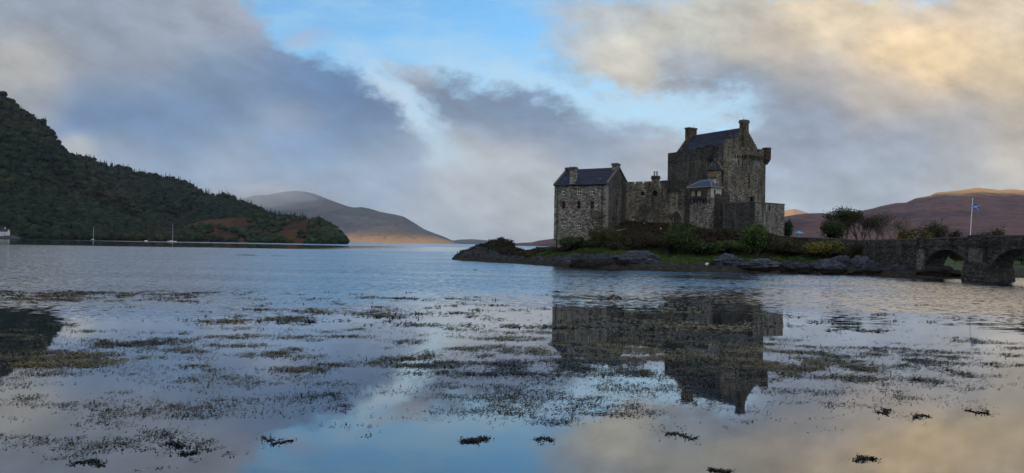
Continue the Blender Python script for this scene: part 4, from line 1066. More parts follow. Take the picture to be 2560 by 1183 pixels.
# ------------------------------------------------------------------ square tower with the roofed gallery
GA, GB, GC = plan(1723, 161.0), plan(1775, 157.0), plan(1802, 160.0)
GD = (GA[0] + GC[0] - GB[0], GA[1] + GC[1] - GB[1])
def build_gallery():
    zb = 6.5; ze = zat(1775, 466.5, 157); zf = zat(1750, 505, 158.5); zs = zat(1750, 493, 158.5)
    t = thing('gallery_tower', 'small square tower with a two arched gallery under a hipped blue roof', 'tower', (GB[0], GB[1], zb))
    L1, L2 = dist2(GA, GB), dist2(GB, GC)
    lo = MB(); s, z = on_plane(1733.5, 519, GA, GB); slit = rect(s, z, .22, 1.1)
    face_wall(lo, GA, GB, [(0, zb), (L1, zb), (L1, zs), (0, zs)], [slit], .4); face_wall(lo, GB, GC, [(0, zb), (L2, zb), (L2, zs), (0, zs)])
    face_wall(lo, GC, GD, [(0, zb), (L1, zb), (L1, ze), (0, ze)]); face_wall(lo, GD, GA, [(0, zb), (L2, zb), (L2, ze), (0, ze)])
    lo.build('wall', M['stone_house'], t)
    window(t, GA, GB, slit, M['iron'], .38, bars=False, fw=.03)
    # gallery stage, carried out on corbels
    o = .38; p0, p1 = on_wall(GA, GB, 0, o)[0], on_wall(GA, GB, 1, o)[0]; Lg = L1 * .80
    ga = MB(); ops = []
    for x in (1730.5, 1746):
        s, z = on_plane(x, 491.5, p0, p1); _, zt_ = on_plane(x, 474, p0, p1); ops.append(arch(s, z, 1.28, zt_ - z, .6, 8))
    zg = zs - .4
    face_wall(ga, p0, p1, [(0, zg), (Lg, zg), (Lg, ze), (0, ze)], ops, .38)
    q0 = on_wall(GA, GB, Lg, 0)[0]; q1 = on_wall(GA, GB, Lg, o)[0]
    face_wall(ga, q1, q0, [(0, zg), (o, zg), (o, ze), (0, ze)]); face_wall(ga, GA, on_wall(GA, GB, 0, o)[0], [(0, zg), (o, zg), (o, ze), (0, ze)])
    ga.add([(*q, zg) for q in (GA, on_wall(GA, GB, 0, o)[0], q1, q0)], [(0, 3, 2, 1)])
    gal = ga.build('gallery', M['stone_dark'], t)
    for k, op in enumerate(ops):
        window(t, p0, p1, op, M['wood_dark'], .36, bars=False, fw=.06, pane_m=M['panel_yellow'] if k == 0 else M['cream'])
    pr = MB(); face_wall(pr, q0, GB, [(0, zs), (L1 - Lg, zs), (L1 - Lg, ze), (0, ze)]); pr.build('pier', M['stone_tan'], t)
    cb = MB()
    for k in range(7):
        a = .3 + (L1 - .5) * k / 6
        wall_box(cb, GA, GB, a, .26, -.02, .34, zg - .42, zg - .003); wall_box(cb, GA, GB, a, .26, -.02, .2, zg - .95, zg - .424)
    cb.build('corbel_course', M['stone_dark'], t)
    cr = MB(); sw = []
    s, z = on_plane(1787, 480, GB, GC); sw = rect(s, z, .62, .95)
    face_wall(cr, GB, GC, [(0, zs), (L2, zs), (L2, ze), (0, ze)], [sw], .2); cr.build('rendered_wall', M['cream'], t)
    window(t, GB, GC, sw, M['wood_dark'], .18, bars=False)
    # hipped roof
    cx = (GA[0] + GC[0]) / 2; cy = (GA[1] + GC[1]) / 2; ex = .5
    sc = lambda p, d=ex: (p[0] + (p[0] - cx) / math.hypot(p[0] - cx, p[1] - cy) * d, p[1] + (p[1] - cy) / math.hypot(p[0] - cx, p[1] - cy) * d)
    A_, B_, C_, D_ = sc(GA, .65), sc(GB, .65), sc(GC), sc(GD)
    m1 = lerp2(lerp2(GA, GD, .5), lerp2(GB, GC, .5), .22); m2 = lerp2(lerp2(GA, GD, .5), lerp2(GB, GC, .5), .70)
    zr = zat(1758, 452, m1[1]); ze += .02
    r = MB(); V = [(*A_, ze), (*B_, ze), (*C_, ze), (*D_, ze), (*m1, zr), (*m2, zr)]
    r.add(V, [(0, 1, 5, 4), (1, 2, 5), (2, 3, 4, 5), (3, 0, 4), (3, 2, 1, 0)]); rf = r.build('roof', M['slate_sheen'], t)
    lead = MB(); lead.tube([V[4], V[5]], .11, 6); lead.tube([V[0], V[4]], .09, 6); lead.tube([V[1], V[5]], .07, 6); lead.build('lead_ridge', plain('grey_lead', (.22, .24, .28), .5, .2), rf)
    gu = MB(); gu.tube([(A_[0], A_[1], ze - .07), (B_[0], B_[1], ze - .07), (C_[0], C_[1], ze - .07)], .1, 6); gu.build('gutter', M['dressed'], t)
    c = lerp2(m2, GC, .35); zc = zat(1782.5, 441.5, c[1]); chimney(t, c, (.7, .7), .75, .6, ze, zc, M['cream'], .5, cap_m=M['stone_dark'])
build_gallery()

# ------------------------------------------------------------------ inner ward wall, bastion
def build_ward():
    W0, W1, W2 = plan(1776, 158.2), plan(1823, 157.0), plan(1890, 160.0)
    zb = 6.0; zt = zat(1800, 489, 157.5)
    t = thing('ward_wall', 'dark notched wall of the inner ward between the gallery tower and the low bastion', 'wall', (W0[0], W0[1], zb))
    mb = MB(); L1, L2 = dist2(W0, W1), dist2(W1, W2); bk = (W1[0] + .4, W1[1] + 2.2)
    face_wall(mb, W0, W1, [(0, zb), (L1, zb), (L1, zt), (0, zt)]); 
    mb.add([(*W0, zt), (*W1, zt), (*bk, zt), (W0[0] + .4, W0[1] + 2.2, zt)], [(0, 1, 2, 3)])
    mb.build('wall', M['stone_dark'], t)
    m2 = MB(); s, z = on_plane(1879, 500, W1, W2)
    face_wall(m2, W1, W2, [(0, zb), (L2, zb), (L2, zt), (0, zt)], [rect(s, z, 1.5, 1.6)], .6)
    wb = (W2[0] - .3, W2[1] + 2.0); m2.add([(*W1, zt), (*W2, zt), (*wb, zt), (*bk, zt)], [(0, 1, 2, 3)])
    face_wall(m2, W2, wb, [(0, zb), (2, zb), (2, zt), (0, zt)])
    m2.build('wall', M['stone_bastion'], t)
    nb = MB(); face_wall(nb, on_wall(W1, W2, 0, -.6)[0], on_wall(W1, W2, 1, -.6)[0], rect(s, z, 1.5, 1.6)); nb.build('doorway', M['glass'], t)
    pm = MB(); crenels(pm, W0, W1, 0, L1, zt - .02, zt + .1, zt + .42, .6, 4, .25, out=.004); pm.build('parapet', M['stone_dark'], t)
    pm = MB(); crenels(pm, W1, W2, 0.02, L2, zt - .02, zt + .12, zt + .48, .6, 5, .25, out=.004); pm.build('parapet', M['stone_bastion'], t)
build_ward()
B0, B1, B2, B3, B4 = plan(1807, 155.0), plan(1885.5, 150.0), plan(1960, 155.5), plan(1925, 168.0), plan(1800, 164)
def build_bastion():
    zb = 4.5; zt = zat(1885.5, 506.5, 150.0)
    t = thing('bastion', 'low angled bastion with one dark and one pale grey face beside the keep', 'bastion', (B1[0], B1[1], zb))
    L1, L2 = dist2(B0, B1), dist2(B1, B2)
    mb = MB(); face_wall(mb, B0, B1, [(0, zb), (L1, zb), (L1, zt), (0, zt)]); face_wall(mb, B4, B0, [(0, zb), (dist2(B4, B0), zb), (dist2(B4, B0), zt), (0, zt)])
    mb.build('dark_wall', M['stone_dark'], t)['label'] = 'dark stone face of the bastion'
    m2 = MB(); ho = []
    for x, y, w, h in ((1924.5, 520.5, .6, 1.0), (1895.5, 541.5, .25, 1.3), (1942, 545, .25, 1.0)):
        s, z = on_plane(x, y, B1, B2); ho.append(rect(s, z, w, h))
    face_wall(m2, B1, B2, [(0, zb), (L2, zb), (L2, zt), (0, zt)], ho, .4)
    L3 = dist2(B2, B3); face_wall(m2, B2, B3, [(0, zb), (L3, zb), (L3, zt), (0, zt)])
    m2.add([(*q, zt - .01) for q in (B0, B1, B2, B3, B4)], [(0, 1, 2, 3, 4)])
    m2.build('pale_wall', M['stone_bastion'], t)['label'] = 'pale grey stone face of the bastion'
    for q in ho: window(t, B1, B2, q, M['iron'], .38, bars=False, fw=.03)
    cp = MB(); wall_box(cp, B0, B1, L1 / 2, L1 + .1, -.6, .08, zt - .008, zt + .16); wall_box(cp, B1, B2, L2 / 2 + .1, L2 - .15, -.6, .08, zt - .006, zt + .17); cp.build('coping', M['dressed_dark'], t)
build_bastion()

# a lodge inside the courtyard: only its chimney looks over the curtain wall
def build_lodge():
    c = plan(1636.5, 180.0); zt = zat(1636, 440, 180.0); e = (1.0, 0.0)
    t = thing('courtyard_lodge', 'lodge behind the curtain wall, only its tan chimney with two pots showing', 'building', (c[0], c[1], 9.0))
    mb = MB(); mb.box(c, e, 7.0, 5.0, 9.0, 15.0); mb.build('wall', M['stone_tan'], t)
    r = MB(); V = [(c[0] - 3.8, c[1] - 2.8, 14.9), (c[0] + 3.8, c[1] - 2.8, 14.9), (c[0] + 3.8, c[1] + 2.8, 14.9), (c[0] - 3.8, c[1] + 2.8, 14.9), (c[0] - 3.8, c[1], 17.4), (c[0] + 3.8, c[1], 17.4)]
    r.add(V, [(0, 1, 5, 4), (2, 3, 4, 5), (1, 2, 5), (3, 0, 4), (3, 2, 1, 0)]); r.build('roof', M['slate_dark'], t)
    chimney(t, c, e, 1.75, 1.1, 15.5, zt, M['stone_tan'], .75, pots=2, cap_m=M['stone_dark'])
build_lodge()

# landing platform beside the house
def build_platform():
    p0, p1 = plan(1342, 172.0), plan(1386, 171.0)
    t = thing('landing_platform', 'low flat stone platform at the water beside the gabled house', 'platform', (p0[0], p0[1], 1.0))
    zt = zat(1362, 617.5, 171.5)
    mb = MB(); mb.prism([p0, p1, (p1[0], p1[1] + 6), (p0[0], p0[1] + 6)], 1.0, zt - .2); mb.build('wall', M['stone_dark'], t)
    cb = MB(); e = .12; cb.prism([(p0[0] - e, p0[1] - e), (p1[0], p1[1] - e), (p1[0], p1[1] + 6 + e), (p0[0] - e, p0[1] + 6 + e)], zt - .2, zt); cb.build('coping', M['dressed_dark'], t)
build_platform()

# ------------------------------------------------------------------ approach wall and the arched bridge
BR0 = np.array([65.2, 138.0]); BRD = np.array([.21, -.9777]); BRN = np.array([BRD[1], -BRD[0]])   # BRN: towards the viewer's side
if BRN[0] > 0: BRN = -BRN
def bp(s, k=0.0): q = BR0 + BRD * s + BRN * k; return (float(q[0]), float(q[1]))
def build_approach():
    t = thing('approach_wall', 'long low dark stone wall leading from the bastion to the bridge', 'wall', (*plan(1962, 153.0), 4.0))
    xs = [1950, 1990, 2030, 2070, 2110, 2150, 2170]
    Ys = [153, 150.5, 147.8, 145, 142.5, 139.8, 138.4]
    ty = [590, 592.5, 594, 595.5, 597.5, 600, 600.5]
    P0 = [plan(x, Y) for x, Y in zip(xs, Ys)]; Zt = [zat(x, y, Y) for x, y, Y in zip(xs, ty, Ys)]
    mb = MB(); cp = MB()
    for i in range(len(xs) - 1):
        a, b = P0[i], P0[i + 1]; e = np.array(b) - np.array(a); e /= np.hypot(*e); n = np.array([-e[1], e[0]]) * .55
        q = [a, b, (b[0] + n[0], b[1] + n[1]), (a[0] + n[0], a[1] + n[1])]
        mb.prism(q, 3.0, [Zt[i] - .18, Zt[i + 1] - .18, Zt[i + 1] - .18, Zt[i] - .18])
        n2 = n * .12; q2 = [(a[0] - n2[0], a[1] - n2[1]), (b[0] - n2[0], b[1] - n2[1]), (b[0] + n[0] + n2[0], b[1] + n[1] + n2[1]), (a[0] + n[0] + n2[0], a[1] + n[1] + n2[1])]
        cp.prism(q2, [Zt[i] - .178, Zt[i + 1] - .178, Zt[i + 1] - .178, Zt[i] - .178], [Zt[i], Zt[i + 1], Zt[i + 1], Zt[i]])
    mb.build('wall', M['stone_bridge'], t); cp.build('coping', M['dressed_dark'], t)
build_approach()

def build_bridge():
    Wd = 3.6; S0, S1 = -1.0, 82.0
    t = thing('stone_bridge', 'old dark stone arched bridge over the shallows with pale capped piers', 'bridge', (*bp(0), 0.0))
    tops = [(2160, 600.2), (2230, 598.6), (2290, 596.5), (2340, 595), (2440, 590.5), (2500, 588.5), (2560, 587)]
    ss, zz = [], []
    for x, y in tops:
        s, z = on_plane(x, y, bp(0), bp(1)); ss.append(s); zz.append(z)
    ztop = lambda s: float(np.interp(s, [-1] + ss + [82], [zz[0]] + zz + [zz[-1] + .25]))
    zlow = -1.5
    arches = []
    s_a0, _ = on_plane(2313, 650, bp(0), bp(1)); s_a1, _ = on_plane(2418, 650, bp(0), bp(1))
    s_b0, _ = on_plane(2500, 650, bp(0), bp(1))
    _, zcr = on_plane(2383, 624, bp(0), bp(1)); _, zsp = on_plane(2320, 656, bp(0), bp(1))
    span = s_a1 - s_a0; pier = s_b0 - s_a1; pier = max(2.2, min(pier, 4.2))
    _, zsp2 = on_plane(2505, 655, bp(0), bp(1))
    st = s_a0
    for k in range(4):
        arches.append((st, st + (span if k == 0 else 10.5), zcr if k == 0 else zcr + .25)); st = arches[-1][1] + pier
    # spandrel faces with arch openings, a barrel under each, and the deck
    def opening(a, b, zc, n=14):
        zs = zc - (b - a) * .36
        return [(a, zlow + .3), (b, zlow + .3)] + [((a + b) / 2 + (b - a) / 2 * math.cos(math.pi * i / n), zs + (zc - zs) * math.sin(math.pi * i / n)) for i in range(n + 1)]
    deck = lambda s: ztop(s) - 1.05
    grid_s = sorted(set([S0, S1] + [float(v) for v in np.arange(4, 80, 8)]))
    def outline(z0f): return [(s - S0, z0f) for s in (S0, S1)] + [(s - S0, deck(s)) for s in grid_s[::-1]]
    mb = MB()
    face_wall(mb, bp(S0), bp(S1), outline(zlow), [[(q[0] - S0, q[1]) for q in opening(*a)] for a in arches], Wd)
    far0, far1 = bp(S1, -Wd), bp(S0, -Wd); LL = S1 - S0
    face_wall(mb, far0, far1, [(LL - q[0], q[1]) for q in outline(zlow)][::-1], [[(LL - (q[0] - S0), q[1]) for q in opening(*a)] for a in arches], .01)
    mb.build('spandrel', M['stone_bridge'], t)
    dk = MB()
    for i in range(len(grid_s) - 1):
        a, b = grid_s[i], grid_s[i + 1]; V = [(*bp(a), deck(a)), (*bp(b), deck(b)), (*bp(b, -Wd), deck(b)), (*bp(a, -Wd), deck(a))]; dk.add(V, [(0, 1, 2, 3)])
    dk.build('roadway', plain('worn_tarmac', (.06, .06, .06), .9, .2), t)
    for k0 in (0.03, -Wd + .47):
        pm = MB(); cp = MB()
        for i in range(len(grid_s) - 1):
            a, b = grid_s[i], grid_s[i + 1]
            q = [bp(a, k0), bp(b, k0), bp(b, k0 - .5), bp(a, k0 - .5)]
            pm.prism(q, [deck(a) - .003, deck(b) - .003] + [deck(b) - .003, deck(a) - .003], [ztop(a) - .2, ztop(b) - .2, ztop(b) - .2, ztop(a) - .2])
            q = [bp(a, k0 + .06), bp(b, k0 + .06), bp(b, k0 - .56), bp(a, k0 - .56)]
            cp.prism(q, [ztop(a) - .198, ztop(b) - .198, ztop(b) - .198, ztop(a) - .198], [ztop(a), ztop(b), ztop(b), ztop(a)])
        po = pm.build('parapet', M['stone_bridge'], t); cp.build('coping', M['dressed_dark'], po)
    # string course, arch rings
    sc = MB()
    for i in range(len(grid_s) - 1):
        a, b = grid_s[i], grid_s[i + 1]; q = [bp(a, .12), bp(b, .12), bp(b, -.02), bp(a, -.02)]; sc.prism(q, [deck(a) - .22, deck(b) - .22, deck(b) - .22, deck(a) - .22], [deck(a) - .02, deck(b) - .02, deck(b) - .02, deck(a) - .02])
    sc.build('string_course', M['stone_bridge'], t)
    for a, b, zc in arches:
        ar = MB(); q = opening(a, b, zc)[2:]; cx = (a + b) / 2; zs = zc - (b - a) * .36
        for i in range(len(q) - 1):
            for_ = [(q[i], 1.0), (q[i + 1], 1.0), (q[i + 1], 1.0), (q[i], 1.0)]
            o2 = lambda p: (cx + (p[0] - cx) * 1.10, zs + (p[1] - zs) * 1.13 + .0)
            pts = [q[i], q[i + 1], o2(q[i + 1]), o2(q[i])]
            V = [(*bp(p[0], .06), p[1]) for p in pts] + [(*bp(p[0], -.02), p[1]) for p in pts]
            ar.add(V, [(0, 1, 2, 3), (7, 6, 5, 4), (0, 4, 5, 1), (1, 5, 6, 2), (2, 6, 7, 3), (3, 7, 4, 0)])
        ar.build('arch_ring', M['stone_bridge'], t)
    # piers: a slim one at the island, a broad battered one in the water (and those beyond the frame)
    def slim(sm, w):
        zt = deck(sm); zc = on_plane(2301, 615, bp(0), bp(1))[1]
        pb = MB(); pb.box(bp(sm, .22), (float(BRD[0]), float(BRD[1])), w, .44, zlow, zc - .35)
        p = pb.build('pier', M['stone_bastion'], t)
        cb = MB(); cb.box(bp(sm, .3), (float(BRD[0]), float(BRD[1])), w + .45, .62, zc - .348, zc); cb.box(bp(sm, .25), (float(BRD[0]), float(BRD[1])), w + .2, .5, zc + .002, ztop(sm) + .12)
        cb.build('pier_cap', M['stone_bridge'], p)
    slim(s_a0 - .75, 1.35)
    for a, b in zip(arches[:-1], arches[1:]):
        sm = (a[1] + b[0]) / 2; w = b[0] - a[1]
        zc = on_plane(2445, 611, bp(0), bp(1))[1]; zm = on_plane(2445, 655, bp(0), bp(1))[1]
        pb = MB(); q0 = [bp(sm - w / 2 - .25, 1.15), bp(sm + w / 2 + .25, 1.15), bp(sm + w / 2 + .25, -Wd - 1.0), bp(sm - w / 2 - .25, -Wd - 1.0)]
        q1 = [bp(sm - w / 2 + .1, .75), bp(sm + w / 2 - .1, .75), bp(sm + w / 2 - .1, -Wd - .6), bp(sm - w / 2 + .1, -Wd - .6)]
        pb.prism(q0, zlow, zm, q1)
        p = pb.build('pier', M['stone_bridge'], t)
        ub = MB(); e = (float(BRD[0]), float(BRD[1])); ub.box(bp(sm, .28), e, w * .62, .56, zm - .01, zc - .35); ub.build('pilaster', M['stone_bastion'], p)
        cb = MB(); cb.box(bp(sm, .38), e, w * .62 + .5, .78, zc - .348, zc); cb.box(bp(sm, .31), e, w * .62 + .25, .6, zc + .002, ztop(sm) + .12); cb.build('pier_cap', M['stone_bridge'], p)
    return s_a0, arches
build_bridge()
# ------------------------------------------------------------------ far woods (one mass), shore trees
def ico(n=1):
    bm = bmesh.new(); bmesh.ops.create_icosphere(bm, subdivisions=n, radius=1.0)
    V = np.array([v.co[:] for v in bm.verts]); Fc = np.array([[v.index for v in f.verts] for f in bm.faces]); bm.free(); return V, Fc
_iv, _if = ico(2)
_crowns = []
for k in range(8):
    d = 1 + 0.34 * fbm(_iv[:, 0] * 1.6 + 9 * k, _iv[:, 1] * 1.6 + _iv[:, 2] * 2.1, 100 + k, 3) * 2 + 0.10 * (np.random.default_rng(k).random(len(_iv)) - .5)
    _crowns.append(_iv * d[:, None])
def cone_crown(k):
    rg = np.random.default_rng(50 + k); V = []; Fc = []; n = 7
    for j in range(4):
        z0 = -1 + j * .48; r = (1 - j * .23) * .62; b = len(V)
        for i in range(n):
            a = 2 * math.pi * (i + rg.random() * .5) / n; V.append((r * (0.75 + .5 * rg.random()) * math.cos(a), r * (0.75 + .5 * rg.random()) * math.sin(a), z0 + .12 * rg.random()))
        V.append((0, 0, z0 + .85)); Fc += [(b + i, b + (i + 1) % n, b + n) for i in range(n)]
    return np.array(V), np.array(Fc)
_cones = [cone_crown(k) for k in range(4)]
def wood(spots, name, label):
    """spots: list of (x, y, z, radius, height, kind, colour)"""
    Vs, Fs, Cs, b = [], [], [], 0
    for i, (x, y, z, r, h, kind, c) in enumerate(spots):
        if kind: V, Fc = _cones[i % 4]
        else: V, Fc = _crowns[i % 8], _if
        a = (i * 2.399) % 6.283; ca, sa = math.cos(a), math.sin(a)
        W = np.stack([(V[:, 0] * ca - V[:, 1] * sa) * r + x, (V[:, 0] * sa + V[:, 1] * ca) * r + y, V[:, 2] * h * .5 + z + h * .42], -1)
        Vs.append(W); Fs.append(Fc + b); b += len(V)
        Cs.append(np.tile(c, (len(V), 1)))
    o = mesh_obj(name, np.concatenate(Vs), np.concatenate(Fs), M['wood_far'], uniform=True, colors=np.concatenate(Cs))
    return tag(o, label, 'woodland', kind='stuff')
GREENS = np.array([(.020, .030, .012), (.026, .038, .014), (.034, .044, .016), (.016, .026, .013), (.040, .040, .016), (.050, .046, .016), (.046, .032, .016)])
def sample_hill(H, n, dens, rg):
    XX, YY, Z, T, xs = H; nu, nv = Z.shape
    out = []
    i = rg.random(n) * (nu - 1.01); j = rg.random(n) * (nv - 1.01)
    i0 = i.astype(int); j0 = j.astype(int); fi = i - i0; fj = j - j0
    def bl(A): return (A[i0, j0] * (1 - fi) * (1 - fj) + A[i0 + 1, j0] * fi * (1 - fj) + A[i0, j0 + 1] * (1 - fi) * fj + A[i0 + 1, j0 + 1] * fi * fj)
    X, Y, ZZ, TT = bl(XX), bl(YY), bl(Z), bl(T); px = np.interp(i, np.arange(nu), xs)
    keep = (TT < 1.06) & (rg.random(n) < dens(px, TT, X, Y, ZZ))
    return X[keep], Y[keep], ZZ[keep], TT[keep], px[keep]
def far_woods():
    rg = np.random.default_rng(5); spots = []
    LIFT = [1.0]
    def add(H, n, dens, rr, pine):
        X, Y, Z, T, px = sample_hill(H, n, dens, rg)
        for x, y, z, t, p in zip(X, Y, Z, T, px):
            if z < 0.3: continue
            v = fbm(np.array([x / 90.0]), np.array([y / 90.0]), 9, 3)[0]
            kind = rg.random() < pine(p, t)
            c = GREENS[int(np.clip(3 + v * 9 + rg.normal() * 1.3, 0, 6))] if not kind else np.array((.012, .022, .013)) * (.8 + .5 * rg.random())
            r = rr * (.45 + 1.15 * rg.random() ** 1.4); r *= np.interp(y, [900, 2100], [1, 1.15])
            spots.append((x, y, z, r * (.62 if kind else 1), (r * 2.7 if kind else r * 1.5), kind, c * np.array((.80, 1.0, .85)) * .44 * LIFT[0] * (.5 + 1.0 * rg.random())))
    add(H1, 30000, lambda p, t, x, y, z: np.where(p < -320, 0, np.where(t > .55, 0.30 + .5 * (fbm(x / 120, y / 120, 3, 3) > -.02), 0.95)) * np.where((t > .62) & (t < .92) & (fbm(x / 160, z / 60, 14, 3) > .08), .15, 1), 4.3, lambda p, t: .10)
    add(H2, 22000, lambda p, t, x, y, z: np.where(p < 100, 0, np.where(t > .93, .9, .25 + .75 * (fbm(x / 150, y / 150, 4, 3) > -.06))), 4.0, lambda p, t: .55 if (t > .9) else .15)
    LIFT[0] = 1.6; add(H3, 11000, lambda p, t, x, y, z: np.clip((.17 + .45 * fbm(x / 45, y / 45, 16, 3) - t) * 6, 0, .95) + .12 * (fbm(x / 30, y / 30, 6, 3) > .08) + np.clip((p - 800 - 60 * fbm(x / 30, y / 30, 18, 3)) / 25, 0, .8) * np.clip(t + .3, 0, 1) + np.where((t > .94) & (p > 640) & (p < 760), .4, 0), 3.4, lambda p, t: .8 if (t > .9 and p < 765) else .05)
    wood(spots, 'woodland', 'dark autumn woodland covering the hills beyond the water')
far_woods()

# ------------------------------------------------------------------ leaves, shrubs, trees
def leaf_mesh(P, size, col, rg, flat=0.0, up=0.0, aspect=1.6):
    """one small pointed leaf face per point"""
    n = len(P); D = rg.normal(size=(n, 3)); D[:, 2] = D[:, 2] * (1 - flat) + up
    D /= np.linalg.norm(D, axis=1)[:, None]
    U = np.cross(D, rg.normal(size=(n, 3))); U /= np.linalg.norm(U, axis=1)[:, None]
    s = (np.asarray(size) * np.ones(n) * (.6 + .8 * rg.random(n)))[:, None]
    V = np.stack([P - D * s * aspect * .5, P + U * s * .5, P + D * s * aspect * .5, P - U * s * .5], 1).reshape(-1, 3)
    Fc = np.arange(n * 4).reshape(n, 4)
    return V, Fc, np.repeat(col, 4, axis=0)
def mixcol(n, cols, rg, P=None, sc=1.0):
    cols = np.array(cols); k = rg.random(n) * .5
    if P is not None: k = k + np.clip(fbm(P[:, 0] / sc + P[:, 1] / sc, P[:, 2] / sc - P[:, 1] / sc * .5, 77, 3) * 1.3 + .28, 0, .55)
    k = np.clip(k, 0, .999) * (len(cols) - 1); i = k.astype(int); f = (k - i)[:, None]
    return (cols[i] * (1 - f) + cols[i + 1] * f) * (.75 + .5 * rg.random((n, 1)))
def clump_points(n, c, rx, ry, rz, rg, lumps=9, hollow=.55):
    """points through a lumpy crown"""
    ctr = rg.normal(size=(lumps, 3)); ctr /= np.linalg.norm(ctr, axis=1)[:, None]
    ctr *= (.25 + .5 * rg.random((lumps, 1))); ctr[:, 2] = ctr[:, 2] * .8 + .05
    rad = .30 + .28 * rg.random(lumps)
    k = rg.integers(0, lumps, n); d = rg.normal(size=(n, 3)); d /= np.linalg.norm(d, axis=1)[:, None]
    q = ctr[k] + d * (rad[k] * (hollow + (1 - hollow) * rg.random(n)) )[:, None]
    return np.array(c) + q * np.array([rx, ry, rz])
CG_DARK = [(.010, .019, .008), (.022, .040, .014), (.038, .063, .019), (.055, .078, .024)]
CG_MID = [(.022, .038, .011), (.045, .075, .016), (.072, .108, .024), (.098, .125, .032)]
CG_YEL = [(.040, .046, .010), (.085, .085, .016), (.14, .12, .020), (.17, .14, .03)]
CG_BRN = [(.022, .017, .010), (.040, .028, .015), (.055, .042, .020), (.050, .050, .022)]
CG_OLV = [(.022, .024, .010), (.040, .042, .016), (.058, .058, .022), (.075, .068, .028)]
def shrub(name, label, cat, x, y, z, rx, ry, h, cols, n, seed, leaf=.24, group=None, stems=4, lumps=9, leafless=False):
    rg = np.random.default_rng(seed)
    t = thing(name, label, cat, (x, y, z), group)
    P = clump_points(n, (x, y, z + h * .52), rx, ry, h * .56, rg, lumps)
    P = P + rg.normal(size=P.shape) * np.array([.10 * rx, .10 * ry, .07 * h]) * (rg.random((len(P), 1)) < .45)
    P = P[P[:, 2] > z - .3]
    V, Fc, C = leaf_mesh(P, leaf, mixcol(len(P), cols, rg, P, max(.6, rx * .5)), rg)
    mesh_obj('foliage', V, Fc, M['leaf'], t, uniform=True, colors=C)
    mb = MB()
    for k in range(stems):
        a = 2 * math.pi * k / stems + rg.random(); r = rx * (.25 + .4 * rg.random())
        mb.tube([(x + .1 * math.cos(a), y + .1 * math.sin(a), z - .3), (x + r * .45 * math.cos(a), y + r * .45 * math.sin(a), z + h * .35), (x + r * math.cos(a), y + r * math.sin(a), z + h * .8)], [.09, .06, .02], 5)
    for k in range(stems * 2):                                     # twigs that stand out of the leaves
        a = 6.283 * rg.random(); r = .5 + .5 * rg.random(); q = (x + rx * r * .7 * math.cos(a), y + ry * r * .7 * math.sin(a), z + h * (.62 + .2 * rg.random()))
        mb.tube([(x + rx * .2 * math.cos(a), y + ry * .2 * math.sin(a), z + h * .3), q, (q[0] + .25 * rx * math.cos(a), q[1], q[2] + h * .24)], [.05, .035, .015], 4)
    mb.build('stem', M['bark'], t)
    return t
def px_ground(x, y0, guess=150.0):
    """the island ground point on the ray through x, y0 (photo pixels)"""
    best = None
    for Y in np.arange(108, 200, 0.25):
        p = at(x, y0, Y)
        if p[2] <= ground_at(p[0], p[1]): best = p; break
    return best if best is not None else at(x, y0, guess)
def shrub_px(name, label, cat, x0, x1, ytop, ybase, cols, n, seed, depth=None, **kw):
    """a shrub that spans x0..x1 and ytop..ybase in the photo, standing on the island ground"""
    xc = (x0 + x1) / 2; b = px_ground(xc, ybase); rx = (x1 - x0) / 2 / F * b[1]
    zt = zat(xc, ytop, b[1] + (depth or rx) * .4)
    ry = depth or rx * .8
    Y = b[1] + ry * .4; X = b[0] * Y / b[1]; z = ground_at(X, Y)
    return shrub(name, label, cat, X, Y, z, rx, ry, max(.5, zt - z), cols, n, seed, **kw)
shrub_px('bramble_thicket', 'dark green bramble thicket against the foot of the gabled house', 'shrub', 1398, 1475, 590, 628, CG_DARK, 3200, 1, depth=4.0)
shrub_px('bare_thicket', 'olive brown leafless thicket below the gable of the house', 'shrub', 1455, 1570, 568, 626, CG_OLV, 4200, 2, depth=4.5, leaf=.17, stems=9, lumps=12)
shrub_px('bare_thicket', 'low brown thicket below the curtain wall', 'shrub', 1550, 1660, 588, 628, CG_BRN, 3000, 3, depth=4.5, leaf=.18, stems=8, lumps=12)
shrub_px('bare_thicket', 'small brown thicket on the turf beneath the house thicket', 'shrub', 1500, 1560, 604, 630, CG_BRN, 1200, 33, depth=2.5, leaf=.18, stems=5)
shrub_px('round_bush', 'large dark green bush on the slope below the castle gate', 'bush', 1652, 1740, 562, 642, CG_DARK, 5200, 4, depth=4.0, lumps=12)
shrub_px('round_bush', 'olive bush overlapping the left side of the large dark bush', 'bush', 1640, 1690, 584, 642, CG_OLV, 2200, 44, depth=2.5, leaf=.18)
shrub_px('low_hedge', 'low bright green bushes between the dark bush and the upright bush', 'bush', 1785, 1880, 598, 640, CG_MID, 3600, 5, depth=2.5, lumps=12)
shrub_px('low_hedge', 'low dark green bushes right of the large dark bush', 'bush', 1730, 1800, 606, 643, CG_DARK, 2200, 55, depth=2.2, lumps=10)
shrub_px('upright_bush', 'upright green bush with a pointed top in front of the bastion', 'bush', 1855, 1932, 562, 645, CG_MID, 5600, 6, depth=3.0, lumps=14)
shrub_px('brown_bush', 'brown faded bush between the upright bush and the yellow gorse', 'bush', 1925, 2010, 600, 645, CG_BRN, 3200, 7, depth=2.6, lumps=11)
shrub_px('gorse_bush', 'yellow green gorse bush below the approach wall', 'bush', 1998, 2120, 602, 648, CG_YEL, 5600, 8, depth=3.0, lumps=14)
shrub_px('brown_bush', 'brown twiggy bush between the gorse and the bridge wall', 'bush', 2110, 2170, 606, 652, CG_BRN, 2400, 9, depth=2.4, leaf=.18)
